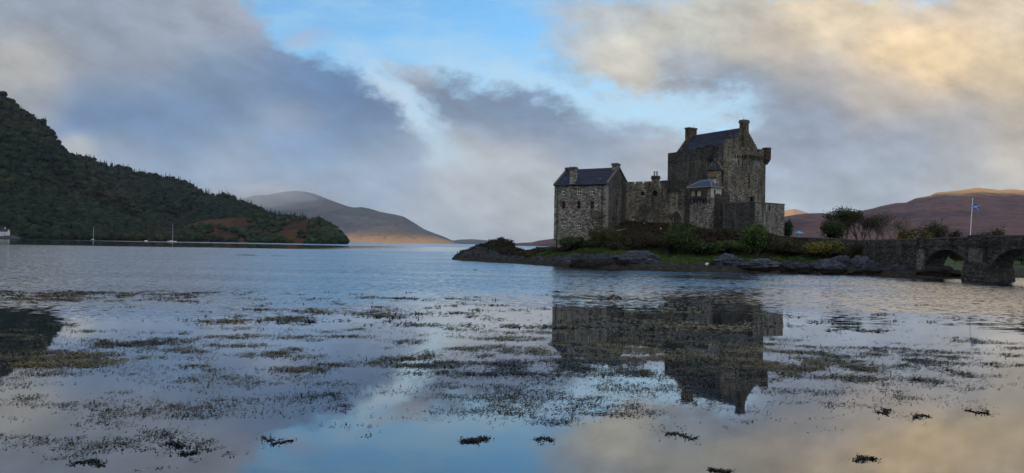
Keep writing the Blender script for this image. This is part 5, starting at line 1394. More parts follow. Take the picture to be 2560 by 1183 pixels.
# ivy climbing behind the bastion corner
_p = plan(1968, 158.0); shrub('ivy_bush', 'dark ivy bush standing against the far end of the bastion', 'bush', _p[0], _p[1], 5.5, 1.3, 1.6, zat(1968, 545, 158) - 5.5, CG_DARK, 2600, 10, lumps=10)

def branches(mb, p, d, L, r, depth, rg, tips, up=.25, spread=.55, split=3):
    q = p + d * L
    m = (p + q) / 2 + Vector(rg.normal(size=3)) * L * .05
    mb.tube([p, m, q], [r, r * .82, r * .62], 5 if depth > 2 else 4)
    if depth == 0:
        tips.append(q); return
    for k in range(split if depth > 1 else 2):
        nd = (d + Vector(rg.normal(size=3)) * spread + Vector((0, 0, up))).normalized()
        branches(mb, q, nd, L * (.62 + .22 * rg.random()), r * .58, depth - 1, rg, tips, up, spread, split)
    tips.append(q)
def tree(name, label, cat, x, y, z, h, cols, seed, n=2500, leaf=.22, spread=.5, group=None, depth=4, trunk=.22, crown=1.0, cr=.55, bark='bark', split=3, up=.2, stems=1, low=.2):
    rg = np.random.default_rng(seed); t = thing(name, label, cat, (x, y, z), group)
    mb = MB(); tips = []
    for k in range(stems):
        a = 6.283 * k / stems + rg.random(); lean = .0 if stems == 1 else .34
        branches(mb, Vector((x + .25 * math.cos(a) * (stems > 1), y + .25 * math.sin(a) * (stems > 1), z - .2)), Vector((lean * math.cos(a) + .05 * rg.normal(), lean * math.sin(a), 1)).normalized(), h * .25, trunk, depth, rg, tips, up, spread, split)
    zt = max(q[2] for q in tips); f = h / (zt - z)
    mb.V = [(x + (v[0] - x) * f ** .5, y + (v[1] - y) * f ** .5, z + (v[2] - z) * f) for v in mb.V]
    mb.build('trunk', M[bark], t)
    T = np.array([(x + (q[0] - x) * f ** .5, y + (q[1] - y) * f ** .5, z + (q[2] - z) * f) for q in tips]); T = T[T[:, 2] > z + h * low]
    if n:
        k = rg.integers(0, len(T), n)
        P = T[k] + rg.normal(size=(n, 3)) * cr * np.array([1, 1, .8])
        V, Fc, C = leaf_mesh(P, leaf, mixcol(n, cols, rg, P, 1.2), rg)
        mesh_obj('crown', V, Fc, M['leaf'], t, uniform=True, colors=C)
    return t
def tree_px(name, label, cat, x, ytop, D, seed, **kw):
    p = plan(x, D); z = ground_at(*p); zt = zat(x, ytop, D)
    return tree(name, label, cat, p[0], p[1], z, (zt - z), kw.pop('cols'), seed, **kw)
# the group on the lawn behind the approach wall
CG_GREYBR = [(.030, .026, .018), (.050, .044, .030), (.066, .058, .036), (.072, .066, .034)]
def full_tree(name, label, x0, x1, ytop, D, cols, seed, n):
    xc = (x0 + x1) / 2; p = plan(xc, D); z = ground_at(*p); rx = (x1 - x0) / 2 / F * D
    return shrub(name, label, 'tree', p[0], p[1], z, rx, rx, zat(xc, ytop, D) - z, cols, n, seed, lumps=20, stems=6)
full_tree('evergreen_tree', 'dark full evergreen tree behind the approach wall, left end of its group', 2046, 2112, 546, 172, [(.016, .022, .009), (.028, .036, .012), (.042, .048, .016), (.056, .058, .020)], 21, 4600)
tree_px('leafy_tree', 'dark leafy tree with ragged pointed top beside the full evergreen', 'tree', 2112, 522, 176, 22, cols=[(.018, .022, .010), (.030, .036, .013), (.044, .048, .018), (.056, .056, .022)], n=4200, cr=.5, spread=.42, trunk=.2, stems=3, low=.08)
tree_px('bare_tree', 'grey brown half bare tree between the ragged dark tree and the fan shaped bare tree', 'tree', 2150, 528, 180, 23, cols=CG_GREYBR, n=4200, leaf=.13, cr=.5, spread=.38, bark='bark', up=.3, stems=4, low=.12, trunk=.15)
tree_px('bare_tree', 'slim half bare tree in front of the fan shaped bare tree', 'tree', 2186, 538, 178, 24, cols=CG_GREYBR, n=3200, leaf=.13, cr=.45, spread=.36, bark='bark_pale', up=.35, stems=3, low=.15, trunk=.15)
tree_px('bare_tree', 'fan shaped bare tree with pale trunks, last of its group before the bridge', 'tree', 2218, 532, 178, 25, cols=CG_GREYBR, n=4200, leaf=.13, cr=.45, spread=.42, bark='bark_pale', up=.3, stems=4, low=.2, trunk=.17)
tree_px('bare_tree', 'thin bare tree rising from the thicket before the gabled house', 'tree', 1486, 524, 160.5, 26, cols=CG_OLV, n=900, leaf=.13, cr=.4, spread=.45, trunk=.11, up=.3, stems=2)
tree_px('bare_tree', 'thin pale bare tree rising beside the castle gate', 'tree', 1676, 536, 160, 27, cols=CG_OLV, n=260, leaf=.14, cr=.3, spread=.35, trunk=.10, bark='bark_pale', up=.4)
# bushes beyond the bridge
def bush_far(name, label, x0, x1, ytop, D, cols, seed, n=3000, **kw):
    xc = (x0 + x1) / 2; p = plan(xc, D); z = ground_at(*p); rx = (x1 - x0) / 2 / F * D
    return shrub(name, label, 'bush', p[0], p[1], z, rx, rx * .7, zat(xc, ytop, D) - z, cols, n, seed, **kw)
bush_far('round_bush', 'bright yellow green bush showing over the bridge parapet', 2243, 2300, 571, 166, CG_YEL, 31, 2800)
bush_far('round_bush', 'golden yellow bush next to the yellow green one over the parapet', 2290, 2345, 577, 160, CG_YEL, 32, 2400)
bush_far('round_bush', 'tall dull olive bush behind the two yellow bushes', 2285, 2385, 551, 176, CG_OLV, 34, 4200, leaf=.2)
bush_far('brown_bush', 'dark brown bush behind the flagpole side of the olive bush', 2365, 2410, 574, 172, CG_BRN, 35, 1800)
bush_far('low_hedge', 'long olive hedge over the bridge right of the flagpole', 2445, 2545, 569, 168, CG_OLV, 36, 4000)
bush_far('brown_bush', 'round brown bush seen through the first bridge arch', 2356, 2420, 622, 150, CG_BRN, 37, 2600)
bush_far('round_bush', 'green bush on the bank seen through the second bridge arch', 2515, 2600, 628, 150, CG_DARK, 38, 3000)
def palm():
    p = plan(2428, 150); z = ground_at(*p); zt = zat(2428, 563, 150); rg = np.random.default_rng(3)
    t = thing('cabbage_palm', 'spiky green palm at the foot of the flagpole', 'palm', (p[0], p[1], z))
    mb = MB(); mb.tube([(p[0], p[1], z - .2), (p[0] + .1, p[1], z + (zt - z) * .55)], [.16, .12], 7); mb.build('trunk', M['bark'], t)
    V, Fc, C = [], [], []; c = np.array([p[0] + .1, p[1], z + (zt - z) * .6])
    for k in range(90):
        d = rg.normal(size=3); d[2] = abs(d[2]) * .7 + .05; d /= np.linalg.norm(d); L = 1.5 + .6 * rg.random()
        s = np.cross(d, (0, 0, 1)); s /= np.linalg.norm(s) + 1e-6; b = len(V)
        V += [c - s * .05, c + s * .05, c + d * L * .6 + s * .06, c + d * L * .6 - s * .06, c + d * L - np.array([0, 0, .35])]
        Fc += [(b, b + 1, b + 2), (b, b + 2, b + 3), (b + 3, b + 2, b + 4)]; C += [np.array((.05, .06, .022)) * (.6 + .8 * rg.random())] * 5
    mesh_obj('crown', np.array(V), np.array(Fc), M['leaf'], t, uniform=True, colors=np.array(C))
palm()

# ------------------------------------------------------------------ turf tufts and bracken on the island (stuff)
def cover():
    rg = np.random.default_rng(40); n = 120000
    x = 1140 + 1060 * rg.random(n); d = 1 + 34 * rg.random(n) ** 1.1
    Y = shoreY(x) + d; X = (x - 1280) / F * Y; Z = ground_h(x, d, X, Y)
    w = rock_weight(x, d, Z)
    cut = np.interp(x, [1140, 1330, 1384, 1517, 1565, 1664, 1775, 1885, 1960, 2200], [40, 36, 24, 24, 29, 26, 21, 19, 22, 16])
    ok = (w < .45) & (Z > .8) & (d < cut)
    gb = np.interp(x, [1300, 1380, 1450, 1660, 1700, 1850, 2200], [0, 14, 14.2, 14, 11, 11.5, 10])
    isg = ((d < gb) & (x > 1300)) | ((x < 1300) & (rg.random(n) < .75) & (Z > 2.9))
    scrub = ok & ~isg; grass = ok & isg
    k = np.where(grass)[0]
    P = np.stack([X[k], Y[k], Z[k] + .08], -1)
    C = mixcol(len(k), [(.030, .026, .012), (.036, .055, .012), (.060, .098, .017), (.080, .085, .026)], rg, P, 2.5)
    C[P[:, 0] < (1300 - 1280) / F * P[:, 1]] *= .35
    V, Fc, C = leaf_mesh(P, .16, C, rg, .3, .9, 2.2)
    tag(mesh_obj('grass', V, Fc, M['leaf'], uniform=True, colors=C), 'rough green grass along the top of the shore rocks', 'grass', kind='stuff')
    k = np.where(scrub)[0]; k = np.concatenate([k, k]); j = rg.normal(size=(len(k), 2)) * .3
    P = np.stack([X[k] + j[:, 0], Y[k] + j[:, 1], Z[k] + .1 + .45 * rg.random(len(k))], -1)
    C = mixcol(len(k), [(.016, .012, .008), (.034, .022, .013), (.050, .032, .018), (.038, .042, .016), (.050, .060, .020)], rg, P, 3.5)
    V, Fc, C = leaf_mesh(P, .24, C, rg, .2, .3, 1.6)
    tag(mesh_obj('bracken', V, Fc, M['leaf'], uniform=True, colors=C), 'brown bracken and bramble on the slope below the castle', 'bracken', kind='stuff')
cover()

# individual trees along the far shore
def shore_trees():
    rg = np.random.default_rng(8)
    spots = [(30, 1030, 1), (60, 1035, 0), (95, 1040, 1), (165, 1050, 0), (198, 1056, 3), (250, 1065, 0), (290, 1075, 3), (330, 1085, 0), (400, 1105, 2), (450, 1135, 2), (480, 1142, 2), (520, 1152, 0), (548, 1160, 3), (590, 1172, 1), (640, 1185, 0), (690, 1200, 3), (722, 1212, 2), (770, 1228, 1), (800, 1240, 1), (835, 1262, 1)]
    kinds = [('dull green round tree at the far water edge', CG_OLV), ('dark green round tree at the far water edge', CG_DARK), ('yellowing round tree at the far water edge', [(.05, .05, .014), (.075, .07, .018), (.10, .085, .022), (.12, .10, .03)]), ('brown autumn tree at the far water edge', CG_BRN)]
    for i, (x, D, k) in enumerate(spots):
        D += 12; p = plan(x, D); h = (7.5 + 4 * rg.random()) * (1.15 if x < 420 else .8)
        t = thing('shore_tree', kinds[k][0], 'tree', (p[0], p[1], .8), 'round trees along the far shore')
        r = h * .46; m = _crowns[i % 8]
        P = clump_points(700, (p[0], p[1], .8 + h * .56), r, r, h * .5, rg, 8)
        V, Fc, C = leaf_mesh(P, 1.25, mixcol(len(P), kinds[k][1], rg, P, 3.0), rg)
        mesh_obj('crown', V, Fc, M['leaf'], t, uniform=True, colors=C)
        mb = MB(); mb.tube([(p[0], p[1], 0.0), (p[0] + .2, p[1], .8 + h * .4)], [.35, .2], 6); mb.build('trunk', M['bark'], t)
shore_trees()
# ------------------------------------------------------------------ rocks and boulders on the shore
def boulder(name, label, x0, x1, ytop, ybase, mat, seed, depth=1.0, Y=None, cat='rock', rough=.35):
    """a craggy rock that spans x0..x1, ytop..ybase (photo pixels)"""
    xc = (x0 + x1) / 2
    if Y is None: b = px_ground(xc, ybase); Y = b[1]
    rx = (x1 - x0) / 2 / F * Y; ry = rx * depth; Yc = Y + ry * .55
    zb = zat(xc, ybase, Y); zt = zat(xc, ytop, Yc); h = max(.12, zt - zb)
    V, Fc = ico(5 if rx > 1.2 else 4); q = V.copy()
    k = 9.0 * seed
    d = 1 + 1.5 * rough * (ridged(q[:, 0] * 1.7 + k, q[:, 1] * 1.4 + q[:, 2] * 2.6 + k, seed, 4) - .55) * 1.4 + .22 * fbm(q[:, 0] * 5 + k, q[:, 2] * 7 + q[:, 1] * 5, seed + 3, 3)
    q = q * d[:, None]
    px, py = plan(xc, Yc)
    W = np.stack([px + q[:, 0] * rx, py + q[:, 1] * ry, zb + np.where(q[:, 2] > 0, q[:, 2] * h * .95, q[:, 2] * .8)], -1)
    return tag(mesh_obj(name, W, Fc, M[mat], uniform=True, loc=(px, py, zb)), label, cat)
boulder('boulder', 'big smooth pale blue grey boulder below the brown slope', 1546, 1648, 630, 655, 'rock_pale', 1, .55)
boulder('boulder', 'white streaked boulder on the shore below the low green bushes', 1785, 1862, 637, 657, 'rock_pale', 2, .5)
boulder('boulder', 'flat blue grey rock sloping to the water below the upright bush', 1858, 1962, 650, 673, 'rock_pale', 3, .5)
boulder('boulder', 'dark rock slab right of the flat blue grey rock', 1950, 2040, 659, 680, 'rock', 4, .5)
boulder('boulder', 'blue grey rock below the gorse bush', 2030, 2110, 652, 680, 'rock_pale', 5, .6)
boulder('boulder', 'tall rough grey rock below the twiggy brown bush', 2055, 2150, 645, 674, 'rock', 6, .6)
boulder('boulder', 'pale lichened rock leaning against the end of the bridge wall', 2128, 2178, 642, 672, 'rock_pale', 7, .7)
boulder('boulder', 'small grey rock at the foot of the bridge wall', 2165, 2205, 660, 680, 'rock', 8, .7)
boulder('boulder', 'long low weedy rock at the water under the bridge wall', 2120, 2240, 672, 690, 'rock_low', 9, .5)
boulder('boulder', 'dark rock heap at the foot of the slim bridge pier', 2300, 2400, 668, 692, 'rock_low', 10, .5, Y=121)
boulder('boulder', 'small white stone on the shore left of the white streaked boulder', 1763, 1773, 657, 662, 'rock_white', 11, .8)
boulder('boulder', 'long pale topped ledge left of the big boulder', 1435, 1550, 638, 668, 'rock', 14, .3)
boulder('skerry', 'thin dark skerry barely above the open water', 584, 664, 637.5, 641.5, 'rock_low', 15, .3, Y=205)
boulder('skerry', 'flat sliver of rock trailing from the skerry', 660, 728, 639.5, 642.5, 'rock_low', 16, .3, Y=204)
boulder('skerry', 'tiny dark rock alone in the water off the point', 1182, 1195, 675, 679, 'rock_low', 17, .8, Y=119)
boulder('skerry', 'low dark strip of rock near the left edge of the ruffled water', 215, 275, 652.5, 655.5, 'rock_low', 18, .3, Y=142)

# ------------------------------------------------------------------ small things on the island
def post(x, y0, y1, label):
    D = px_ground(x, y1)[1]; p = plan(x, D); z = zat(x, y1, D); zt = zat(x, y0, D)
    t = thing('marker_post', label, 'post', (p[0], p[1], z))
    mb = MB(); mb.box(p, (1, 0), .22, .12, z - .3, zt - .25); mb.build('upright', M['paint_white'], t)
    b = MB(); b.box(p, (1, 0), .34, .16, zt - .248, zt); b.build('head', M['paint_white'], t)
post(1610, 557, 565, 'small white post on the slope under the curtain wall')
post(1651.7, 570, 578, 'small white post on the slope above the large dark bush')
def fallen():
    rg = np.random.default_rng(4); p = at(1512, 577, 161.0); q = at(1580, 581, 164.0)
    z0 = lambda v: (v[0], v[1], max(v[2], ground_at(v[0], v[1]) + .25))
    t = thing('fallen_tree', 'pale fallen branches lying across the slope below the gable', 'branch', z0(p))
    mb = MB(); mb.tube([z0(p), z0((p + q) / 2 + (0, 0, .25)), z0(q)], [.13, .10, .05], 6); mb.build('trunk', M['bark_pale'], t)
    for k in range(3):
        a = p + (q - p) * (.2 + .25 * k); b = a + np.array([1.6 + .5 * k, -.8, (-.6, .7, .35)[k]])
        m_ = MB(); m_.tube([z0(a), tuple(b)], [.07, .02], 5); m_.build('branch', M['bark_pale'], t)
fallen()
def canopy():
    D = 166.0; c = plan(1997, D); z = ground_at(*c); zt = zat(1997, 577.5, D); zl = zat(1997, 584, D)
    t = thing('blue_canopy', 'small bright blue canopy showing over the approach wall', 'canopy', (c[0], c[1], z))
    mb = MB(); n = 8; r = 1.15
    V = [(c[0] + r * math.cos(2 * math.pi * k / n), c[1] + r * math.sin(2 * math.pi * k / n), zl + (.06 if k % 2 else 0)) for k in range(n)] + [(c[0], c[1], zt)]
    V += [(x, y, zz - .06) for x, y, zz in V]
    mb.add(V, [(k, (k + 1) % n, n) for k in range(n)] + [((k + 1) % n + n + 1, k + n + 1, 2 * n + 1) for k in range(n)] + [((k + 1) % n, k, k + n + 1, (k + 1) % n + n + 1) for k in range(n)])
    mb.build('cloth', M['canopy_blue'], t)
    pb = MB(); pb.tube([(c[0], c[1], z - .2), (c[0], c[1], zt - .03)], .05, 6); pb.build('pole', M['alu'], t)
canopy()
def flagpole():
    D = 148.0; b = at(2425.5, 590, D); tp = at(2431.5, 499, D); z = ground_at(b[0], b[1])
    t = thing('flagpole', 'tall white flagpole flying a blue flag behind the bridge', 'flagpole', (b[0], b[1], z))
    d = (tp - b) / (tp[2] - b[2]); base = b + d * (z - .3 - b[2])
    mb = MB(); mb.tube([tuple(base), tuple(tp)], [.12, .07], 10); mb.build('pole', M['paint_white'], t)
    f = MB(); f.lathe((tp[0], tp[1]), [(.04, tp[2]), (.14, tp[2] + .08), (.14, tp[2] + .16), (.03, tp[2] + .26)], 8); f.build('finial', M['paint_white'], t)
    # the flag: hoist on the pole, drooping away to the right
    n, m = 22, 14; top = at(2431, 507.5, D); W, Hh = 1.45, .95
    k = d / np.linalg.norm(d)
    def pt(u, v, off=0.0):
        p = top + k * (-v * Hh) + np.array([W * .74 * u, -.35 * u, -.62 * u ** 1.3])
        return p + np.array([.10 * math.sin(u * 7 + v), .22 * math.sin(u * 6.0 + v * 1.2) + off, -.05 * math.sin(u * 5)])
    V = [pt(i / n, j / m) for i in range(n + 1) for j in range(m + 1)] + [pt(i / n, j / m, .012) for i in range(n + 1) for j in range(m + 1)]
    N_ = (n + 1) * (m + 1); Fc = []
    for i in range(n):
        for j in range(m):
            a = i * (m + 1) + j; q = (a, a + 1, a + m + 2, a + m + 1); Fc.append(q); Fc.append(tuple(v + N_ for v in q[::-1]))
    fl = mesh_obj('flag', np.array(V), Fc, M['flag_blue'], t); fl.data.materials.append(M['flag_white'])
    c = 0
    for i in range(n):
        for j in range(m):
            u, v = (i + .5) / n, (j + .5) / m; w = min(abs(v - u), abs(v - 1 + u)) < .085
            for _ in range(2): fl.data.polygons[c].material_index = 1 if w else 0; c += 1
flagpole()

# ------------------------------------------------------------------ across the water: cottage and boats
def cottage():
    D = 1012.0; a, b = plan(-3, D), plan(17.5, D); z = .8; zw = zat(8, 578.8, D); zb = zat(8, 587.5, D); zr = zat(8, 571.5, D)
    t = thing('white_cottage', 'white cottage with a dark roof on the far shore', 'cottage', (a[0], a[1], zb))
    w = 6.0; mb = MB(); e = (1, 0); c = ((a[0] + b[0]) / 2, a[1] + w / 2); L = b[0] - a[0]
    V = [(a[0], a[1], zb - 2), (b[0], a[1], zb - 2), (b[0], a[1] + w, zb - 2), (a[0], a[1] + w, zb - 2), (a[0], a[1], zw), (b[0], a[1], zw), (b[0], a[1] + w, zw), (a[0], a[1] + w, zw), (a[0], a[1] + w / 2, zr - .2), (b[0], a[1] + w / 2, zr - .2)]
    mb.add(V, [(0, 1, 5, 4), (1, 2, 6, 9, 5), (2, 3, 7, 6), (3, 0, 4, 8, 7)]); mb.build('wall', M['white'], t)
    r = MB(); q = .4
    V = [(a[0] - q, a[1] - q, zw - .15), (b[0] + q, a[1] - q, zw - .15), (b[0] + q, a[1] + w / 2, zr), (a[0] - q, a[1] + w / 2, zr), (b[0] + q, a[1] + w + q, zw - .15), (a[0] - q, a[1] + w + q, zw - .15)]
    V += [(x, y, zz - .2) for x, y, zz in V]
    r.add(V, [(0, 1, 2, 3), (3, 2, 4, 5), (7, 6, 9, 8), (8, 9, 11, 10), (0, 6, 7, 1), (4, 10, 11, 5), (1, 7, 8, 2), (2, 8, 10, 4), (0, 3, 9, 6), (3, 5, 11, 9)]); r.build('roof', M['slate_dark'], t)
    for k in (.55,):
        cb = MB(); x = a[0] + L * k; cb.box((x, a[1] + w / 2), e, 1.3, 1.0, zr - .5, zr + 1.3); cb.build('chimney', M['white'], t)
    for k, ww, hh in ((.36, 1.0, 1.2), (.70, 1.0, 2.0)):
        x = a[0] + L * k; f = MB(); f.box((x, a[1] - .01), e, ww, .1, zb + .9 if hh < 1.5 else zb + .2, zb + .9 + hh if hh < 1.5 else zb + .2 + hh); f.build('window' if hh < 1.5 else 'door', M['glass'] if hh < 1.5 else M['wood_dark'], t)
    g = MB(); xs = np.linspace(a[0] - 20, b[0] + 22, 10); V = []; rg = np.random.default_rng(2)
    for x in xs: V += [(x, a[1] - 8, -.5), (x, a[1] - 3 - rg.random(), zb * (.6 + .35 * rg.random()) if a[0] - 14 < x < b[0] + 8 else zb * .3), (x, a[1] + 9, zb + .05 if a[0] - 14 < x < b[0] + 8 else zb * .4), (x, a[1] + 20, -.5)]
    g.add(V, [(4 * i + j, 4 * i + 4 + j, 4 * i + 5 + j, 4 * i + 1 + j) for i in range(9) for j in range(3)])
    tag(g.build('ground', M['rock_low'], loc=(c[0], c[1], 0)), kind='structure')
cottage()
def boat(x, y0, ytop, D, L, label, hullm, tilt=0.0, rot=0.2):
    c = plan(x, D); t = thing('sailing_boat', label, 'boat', (c[0], c[1], 0.0)); ca, sa = math.cos(rot), math.sin(rot)
    W = lambda u, v, z: (c[0] + u * ca - v * sa, c[1] + u * sa + v * ca, z)
    n = 14; V = []; Fc = []
    for i in range(n + 1):
        u = i / n; b = L * .15 * (math.sin(math.pi * min(1, u * .62 + .38)) if u > .0 else .9) * (1 if u < .55 else math.cos((u - .55) / .45 * math.pi / 2) ** .7 + .02); sh = .95 + .35 * u ** 2
        for vv, zz in ((-1, sh), (-.92, .35), (-.5, -.3), (0, -.5), (.5, -.3), (.92, .35), (1, sh)): V.append(W((u - .5) * L, b * vv, zz))
    for i in range(n):
        for j in range(6): a = i * 7 + j; Fc.append((a, a + 7, a + 8, a + 1))
    for i in range(n): Fc.append((i * 7, i * 7 + 6, i * 7 + 13, i * 7 + 7))
    Fc.append(tuple(range(6, -1, -1)))
    hb = MB(); hb.add(V, Fc); hb.build('hull', hullm, t)
    q = [W(-.28 * L, -.09 * L, 0)[:2], W(.16 * L, -.08 * L, 0)[:2], W(.16 * L, .08 * L, 0)[:2], W(-.28 * L, .09 * L, 0)[:2]]
    q2 = [W(-.25 * L, -.07 * L, 0)[:2], W(.10 * L, -.05 * L, 0)[:2], W(.10 * L, .05 * L, 0)[:2], W(-.25 * L, .07 * L, 0)[:2]]
    cb = MB(); cb.prism(q, .9, 1.65, q2); cb.build('cabin', M['paint_white'], t)
    H = zat(x, ytop, D)
    mb = MB(); mb.tube([W(.06 * L, 0, .9), W(.06 * L + tilt * H, 0, H)], [.16, .11], 8); mb.build('mast', M['alu'], t)
    bb = MB(); bb.tube([W(.05 * L, 0, 2.3), W(-.36 * L, 0, 2.3)], [.22, .18], 8); bb.build('boom', M['blue_hull'], t)
    rg_ = MB()
    for u in (.49, -.49): rg_.tube([W(.06 * L + tilt * H, 0, H - .3), W(u * L, 0, 1.2)], .03, 4)
    rg_.build('stay', M['iron'], t)
boat(430, 600, 559, 1010, 11.5, 'white yacht with a tall bare mast, nearest the bracken point', M['paint_white'], rot=.5)
boat(232.5, 597, 568, 985, 9.5, 'dark blue hulled yacht with a bare mast before the far wood', M['blue_hull'], rot=-.4)
def dinghy():
    D = 1000.0; c = plan(366, D); L = 4.6
    t = thing('stranded_boat', 'small white boat heeled over with a leaning mast by the far shore', 'boat', (c[0], c[1], 0))
    n = 10; V = []; Fc = []
    for i in range(n + 1):
        u = i / n; b = 1.1 * math.sin(math.pi * (.2 + .8 * u)) ** .7 + .02
        for vv, zz in ((-1, .9), (-.6, .1), (0, -.2), (.6, .1), (1, .9)):
            y, z = b * vv, zz; V.append((c[0] + (u - .5) * L, c[1] + y * .85 - z * .5, .15 + z * .85 + y * .5))
    for i in range(n):
        for j in range(4): a = i * 5 + j; Fc.append((a, a + 5, a + 6, a + 1))
        Fc.append((i * 5, i * 5 + 4, i * 5 + 9, i * 5 + 5))
    Fc.append((4, 3, 2, 1, 0))
    mb = MB(); mb.add(V, Fc); mb.build('hull', M['paint_white'], t)
    m_ = MB(); m_.tube([(c[0], c[1], .6), (c[0] + 4.6, c[1] - 1.5, 4.4)], [.09, .06], 6); m_.build('mast', M['alu'], t)
dinghy()

# ------------------------------------------------------------------ seaweed in the shallows
def weed_field(rng, clumps, near):
    """strands that lie on and stick out of the water; clumps: (x, y, rx, ry, strands)"""
    Vs, Cs = [], []
    for (cx, cy, rx, ry, n, tone) in clumps:
        a = rng.random(n) * 6.283; r = rng.random(n) ** .6; r = np.where(rng.random(n) < .38, 1.0 + 1.9 * rng.random(n), r)
        lump = 1 + .35 * np.sin(a * 3 + rng.random() * 6) + .2 * np.sin(a * 7 + rng.random() * 6)
        X = cx + np.cos(a) * r * rx * lump; Y = cy + np.sin(a) * r * ry * lump
        h = rng.random(n) * 6.283
        L = near['len'] * (.5 + rng.random(n)); W = near['wid'] * (.6 + .8 * rng.random(n))
        tilt = np.abs(rng.normal(size=n)) * near['tilt']; dx, dy = np.cos(h), np.sin(h); dz = tilt
        k = 1 / np.sqrt(1 + dz ** 2)
        z0 = np.full(n, .004) + .01 * rng.random(n)
        px, py = -dy, dx
        A = np.stack([X - px * W / 2, Y - py * W / 2, z0], -1); B = np.stack([X + px * W / 2, Y + py * W / 2, z0], -1)
        mx, my, mz = X + dx * L * .5 * k, Y + dy * L * .5 * k, z0 + dz * L * .6 * k
        Cc = np.stack([mx + px * W * .6, my + py * W * .6, mz + W * .4], -1); D = np.stack([mx - px * W * .6, my - py * W * .6, mz], -1)
        cv = rng.normal(size=n) * .35
        ex, ey, ez = X + (dx + px * cv) * L * k, Y + (dy + py * cv) * L * k, z0 + dz * L * .7 * k
        E = np.stack([ex, ey, np.maximum(ez, .006)], -1)
        Vs.append(np.stack([A, B, Cc, D, E, E + np.array([0, 0, .002])], 1).reshape(-1, 3))
        base = np.array([(.012, .010, .006), (.034, .027, .010), (.072, .057, .018), (.14, .108, .036)])
        t_ = np.clip(tone + rng.normal(size=n) * .22, 0, .999) * 3; i = t_.astype(int); f = (t_ - i)[:, None]
        Cs.append(np.repeat(base[i] * (1 - f) + base[i + 1] * f, 6, axis=0))
    V = np.concatenate(Vs); n = len(V) // 6; o = np.arange(n)[:, None] * 6
    Fc = np.concatenate([o + np.array([[0, 1, 2, 3]]), o + np.array([[3, 2, 4, 5]])])
    return V, Fc, np.concatenate(Cs)
def weed_density(x, y):
    """how thick the weed is at a place, told by photo pixel"""
    g = lambda cx, cy, sx, sy: np.exp(-((x - cx) / sx) ** 2 - ((y - cy) / sy) ** 2)
    d = .85 * g(450, 925, 480, 75) + 1.0 * g(1050, 870, 420, 75) + .9 * g(100, 960, 220, 60) + .8 * g(1480, 890, 240, 70) + 1.0 * g(1700, 860, 230, 55)
    d = d + .75 * g(2050, 900, 300, 60) + .5 * g(2400, 900, 250, 70) + .28 * g(700, 1020, 600, 60) + .42 * g(1480, 1010, 330, 55) + .22 * g(300, 1100, 350, 50)
    d = d + .30 * g(1150, 790, 400, 40) + 1.3 * g(220, 742, 330, 16) + .35 * g(1650, 770, 250, 30) + .30 * g(2100, 790, 350, 30) + .35 * g(1550, 1080, 200, 40) + .3 * g(2350, 1020, 230, 40)
    d = d + .8 * g(1000, 940, 380, 60) + .35 * g(850, 750, 300, 14)
    d = d + .55 * g(250, 870, 330, 60) + .4 * g(700, 800, 500, 35) + .5 * g(1250, 950, 500, 60) + .45 * g(2100, 960, 420, 60) + .45 * g(450, 1060, 460, 60) + .25 * g(1300, 1050, 300, 40)
    return np.clip(d, 0, 1)
def water_pt(x, y):
    r_ = ray(x, y); Y = -CAM_H / r_[2]; return r_[0] * Y, Y
def seaweed():
    rng = np.random.default_rng(19); far, mid, nr = [], [], []
    for _ in range(46000):
        x = rng.random() * 2900 - 170; y = 728 + 450 * rng.random() ** 1.15
        X, Y = water_pt(x, y)
        patch = vnoise(np.array([X / 1.05]), np.array([Y / .85]), 4)[0] * .68 + vnoise(np.array([X / 4.5]), np.array([Y / 5.0]), 5)[0] * .32
        dn = float(weed_density(x, y))
        if rng.random() > dn * np.clip((patch - np.interp(y, [900, 985], [.71, .645]) + dn * .22) * 3.6, 0, 1): continue
        big = rng.random() < .25
        r = (.07 + .16 * rng.random() ** 2) * (1.8 if big else 1)
        tone = np.clip(.48 + .5 * (vnoise(np.array([X / 5]), np.array([Y / 5]), 6)[0] - .5) * 2 + np.interp(Y, [16, 24, 34], [-.40, -.10, .12]), .02, .95)
        n = int((6 + 17 * rng.random()) * (2.0 if big else 1))
        if Y < 24: nr.append((X, Y, r * .9, r * .5, max(5, n // 3), tone))
        elif Y < 38: mid.append((X, Y, r * 1.7, r * .8, n, tone))
        else: far.append((X, Y, r * 3.2, r * 1.6, n, tone))
    # single flecks between the patches
    for _ in range(9000):
        x = rng.random() * 2900 - 170; y = 765 + 310 * rng.random(); X, Y = water_pt(x, y)
        if vnoise(np.array([X / 1.8]), np.array([Y / 1.4]), 12)[0] > .56 and rng.random() < float(weed_density(x, y)): (nr if Y < 24 else mid).append((X, Y, .22, .12, 3, .25 + .4 * rng.random()))
    parts = [weed_field(rng, far, dict(len=.30, wid=.05, tilt=.22)), weed_field(rng, mid, dict(len=.14, wid=.020, tilt=.26)), weed_field(rng, nr, dict(len=.065, wid=.018, tilt=.30))]
    b = 0; V, Fc, C = [], [], []
    for v, f, c in parts: V.append(v); Fc.append(f + b); C.append(c); b += len(v)
    tag(mesh_obj('seaweed', np.concatenate(V), np.concatenate(Fc), M['weed'], uniform=True, colors=np.concatenate(C)), 'olive and dark brown seaweed floating all over the calm shallows', 'seaweed', kind='stuff')
seaweed()
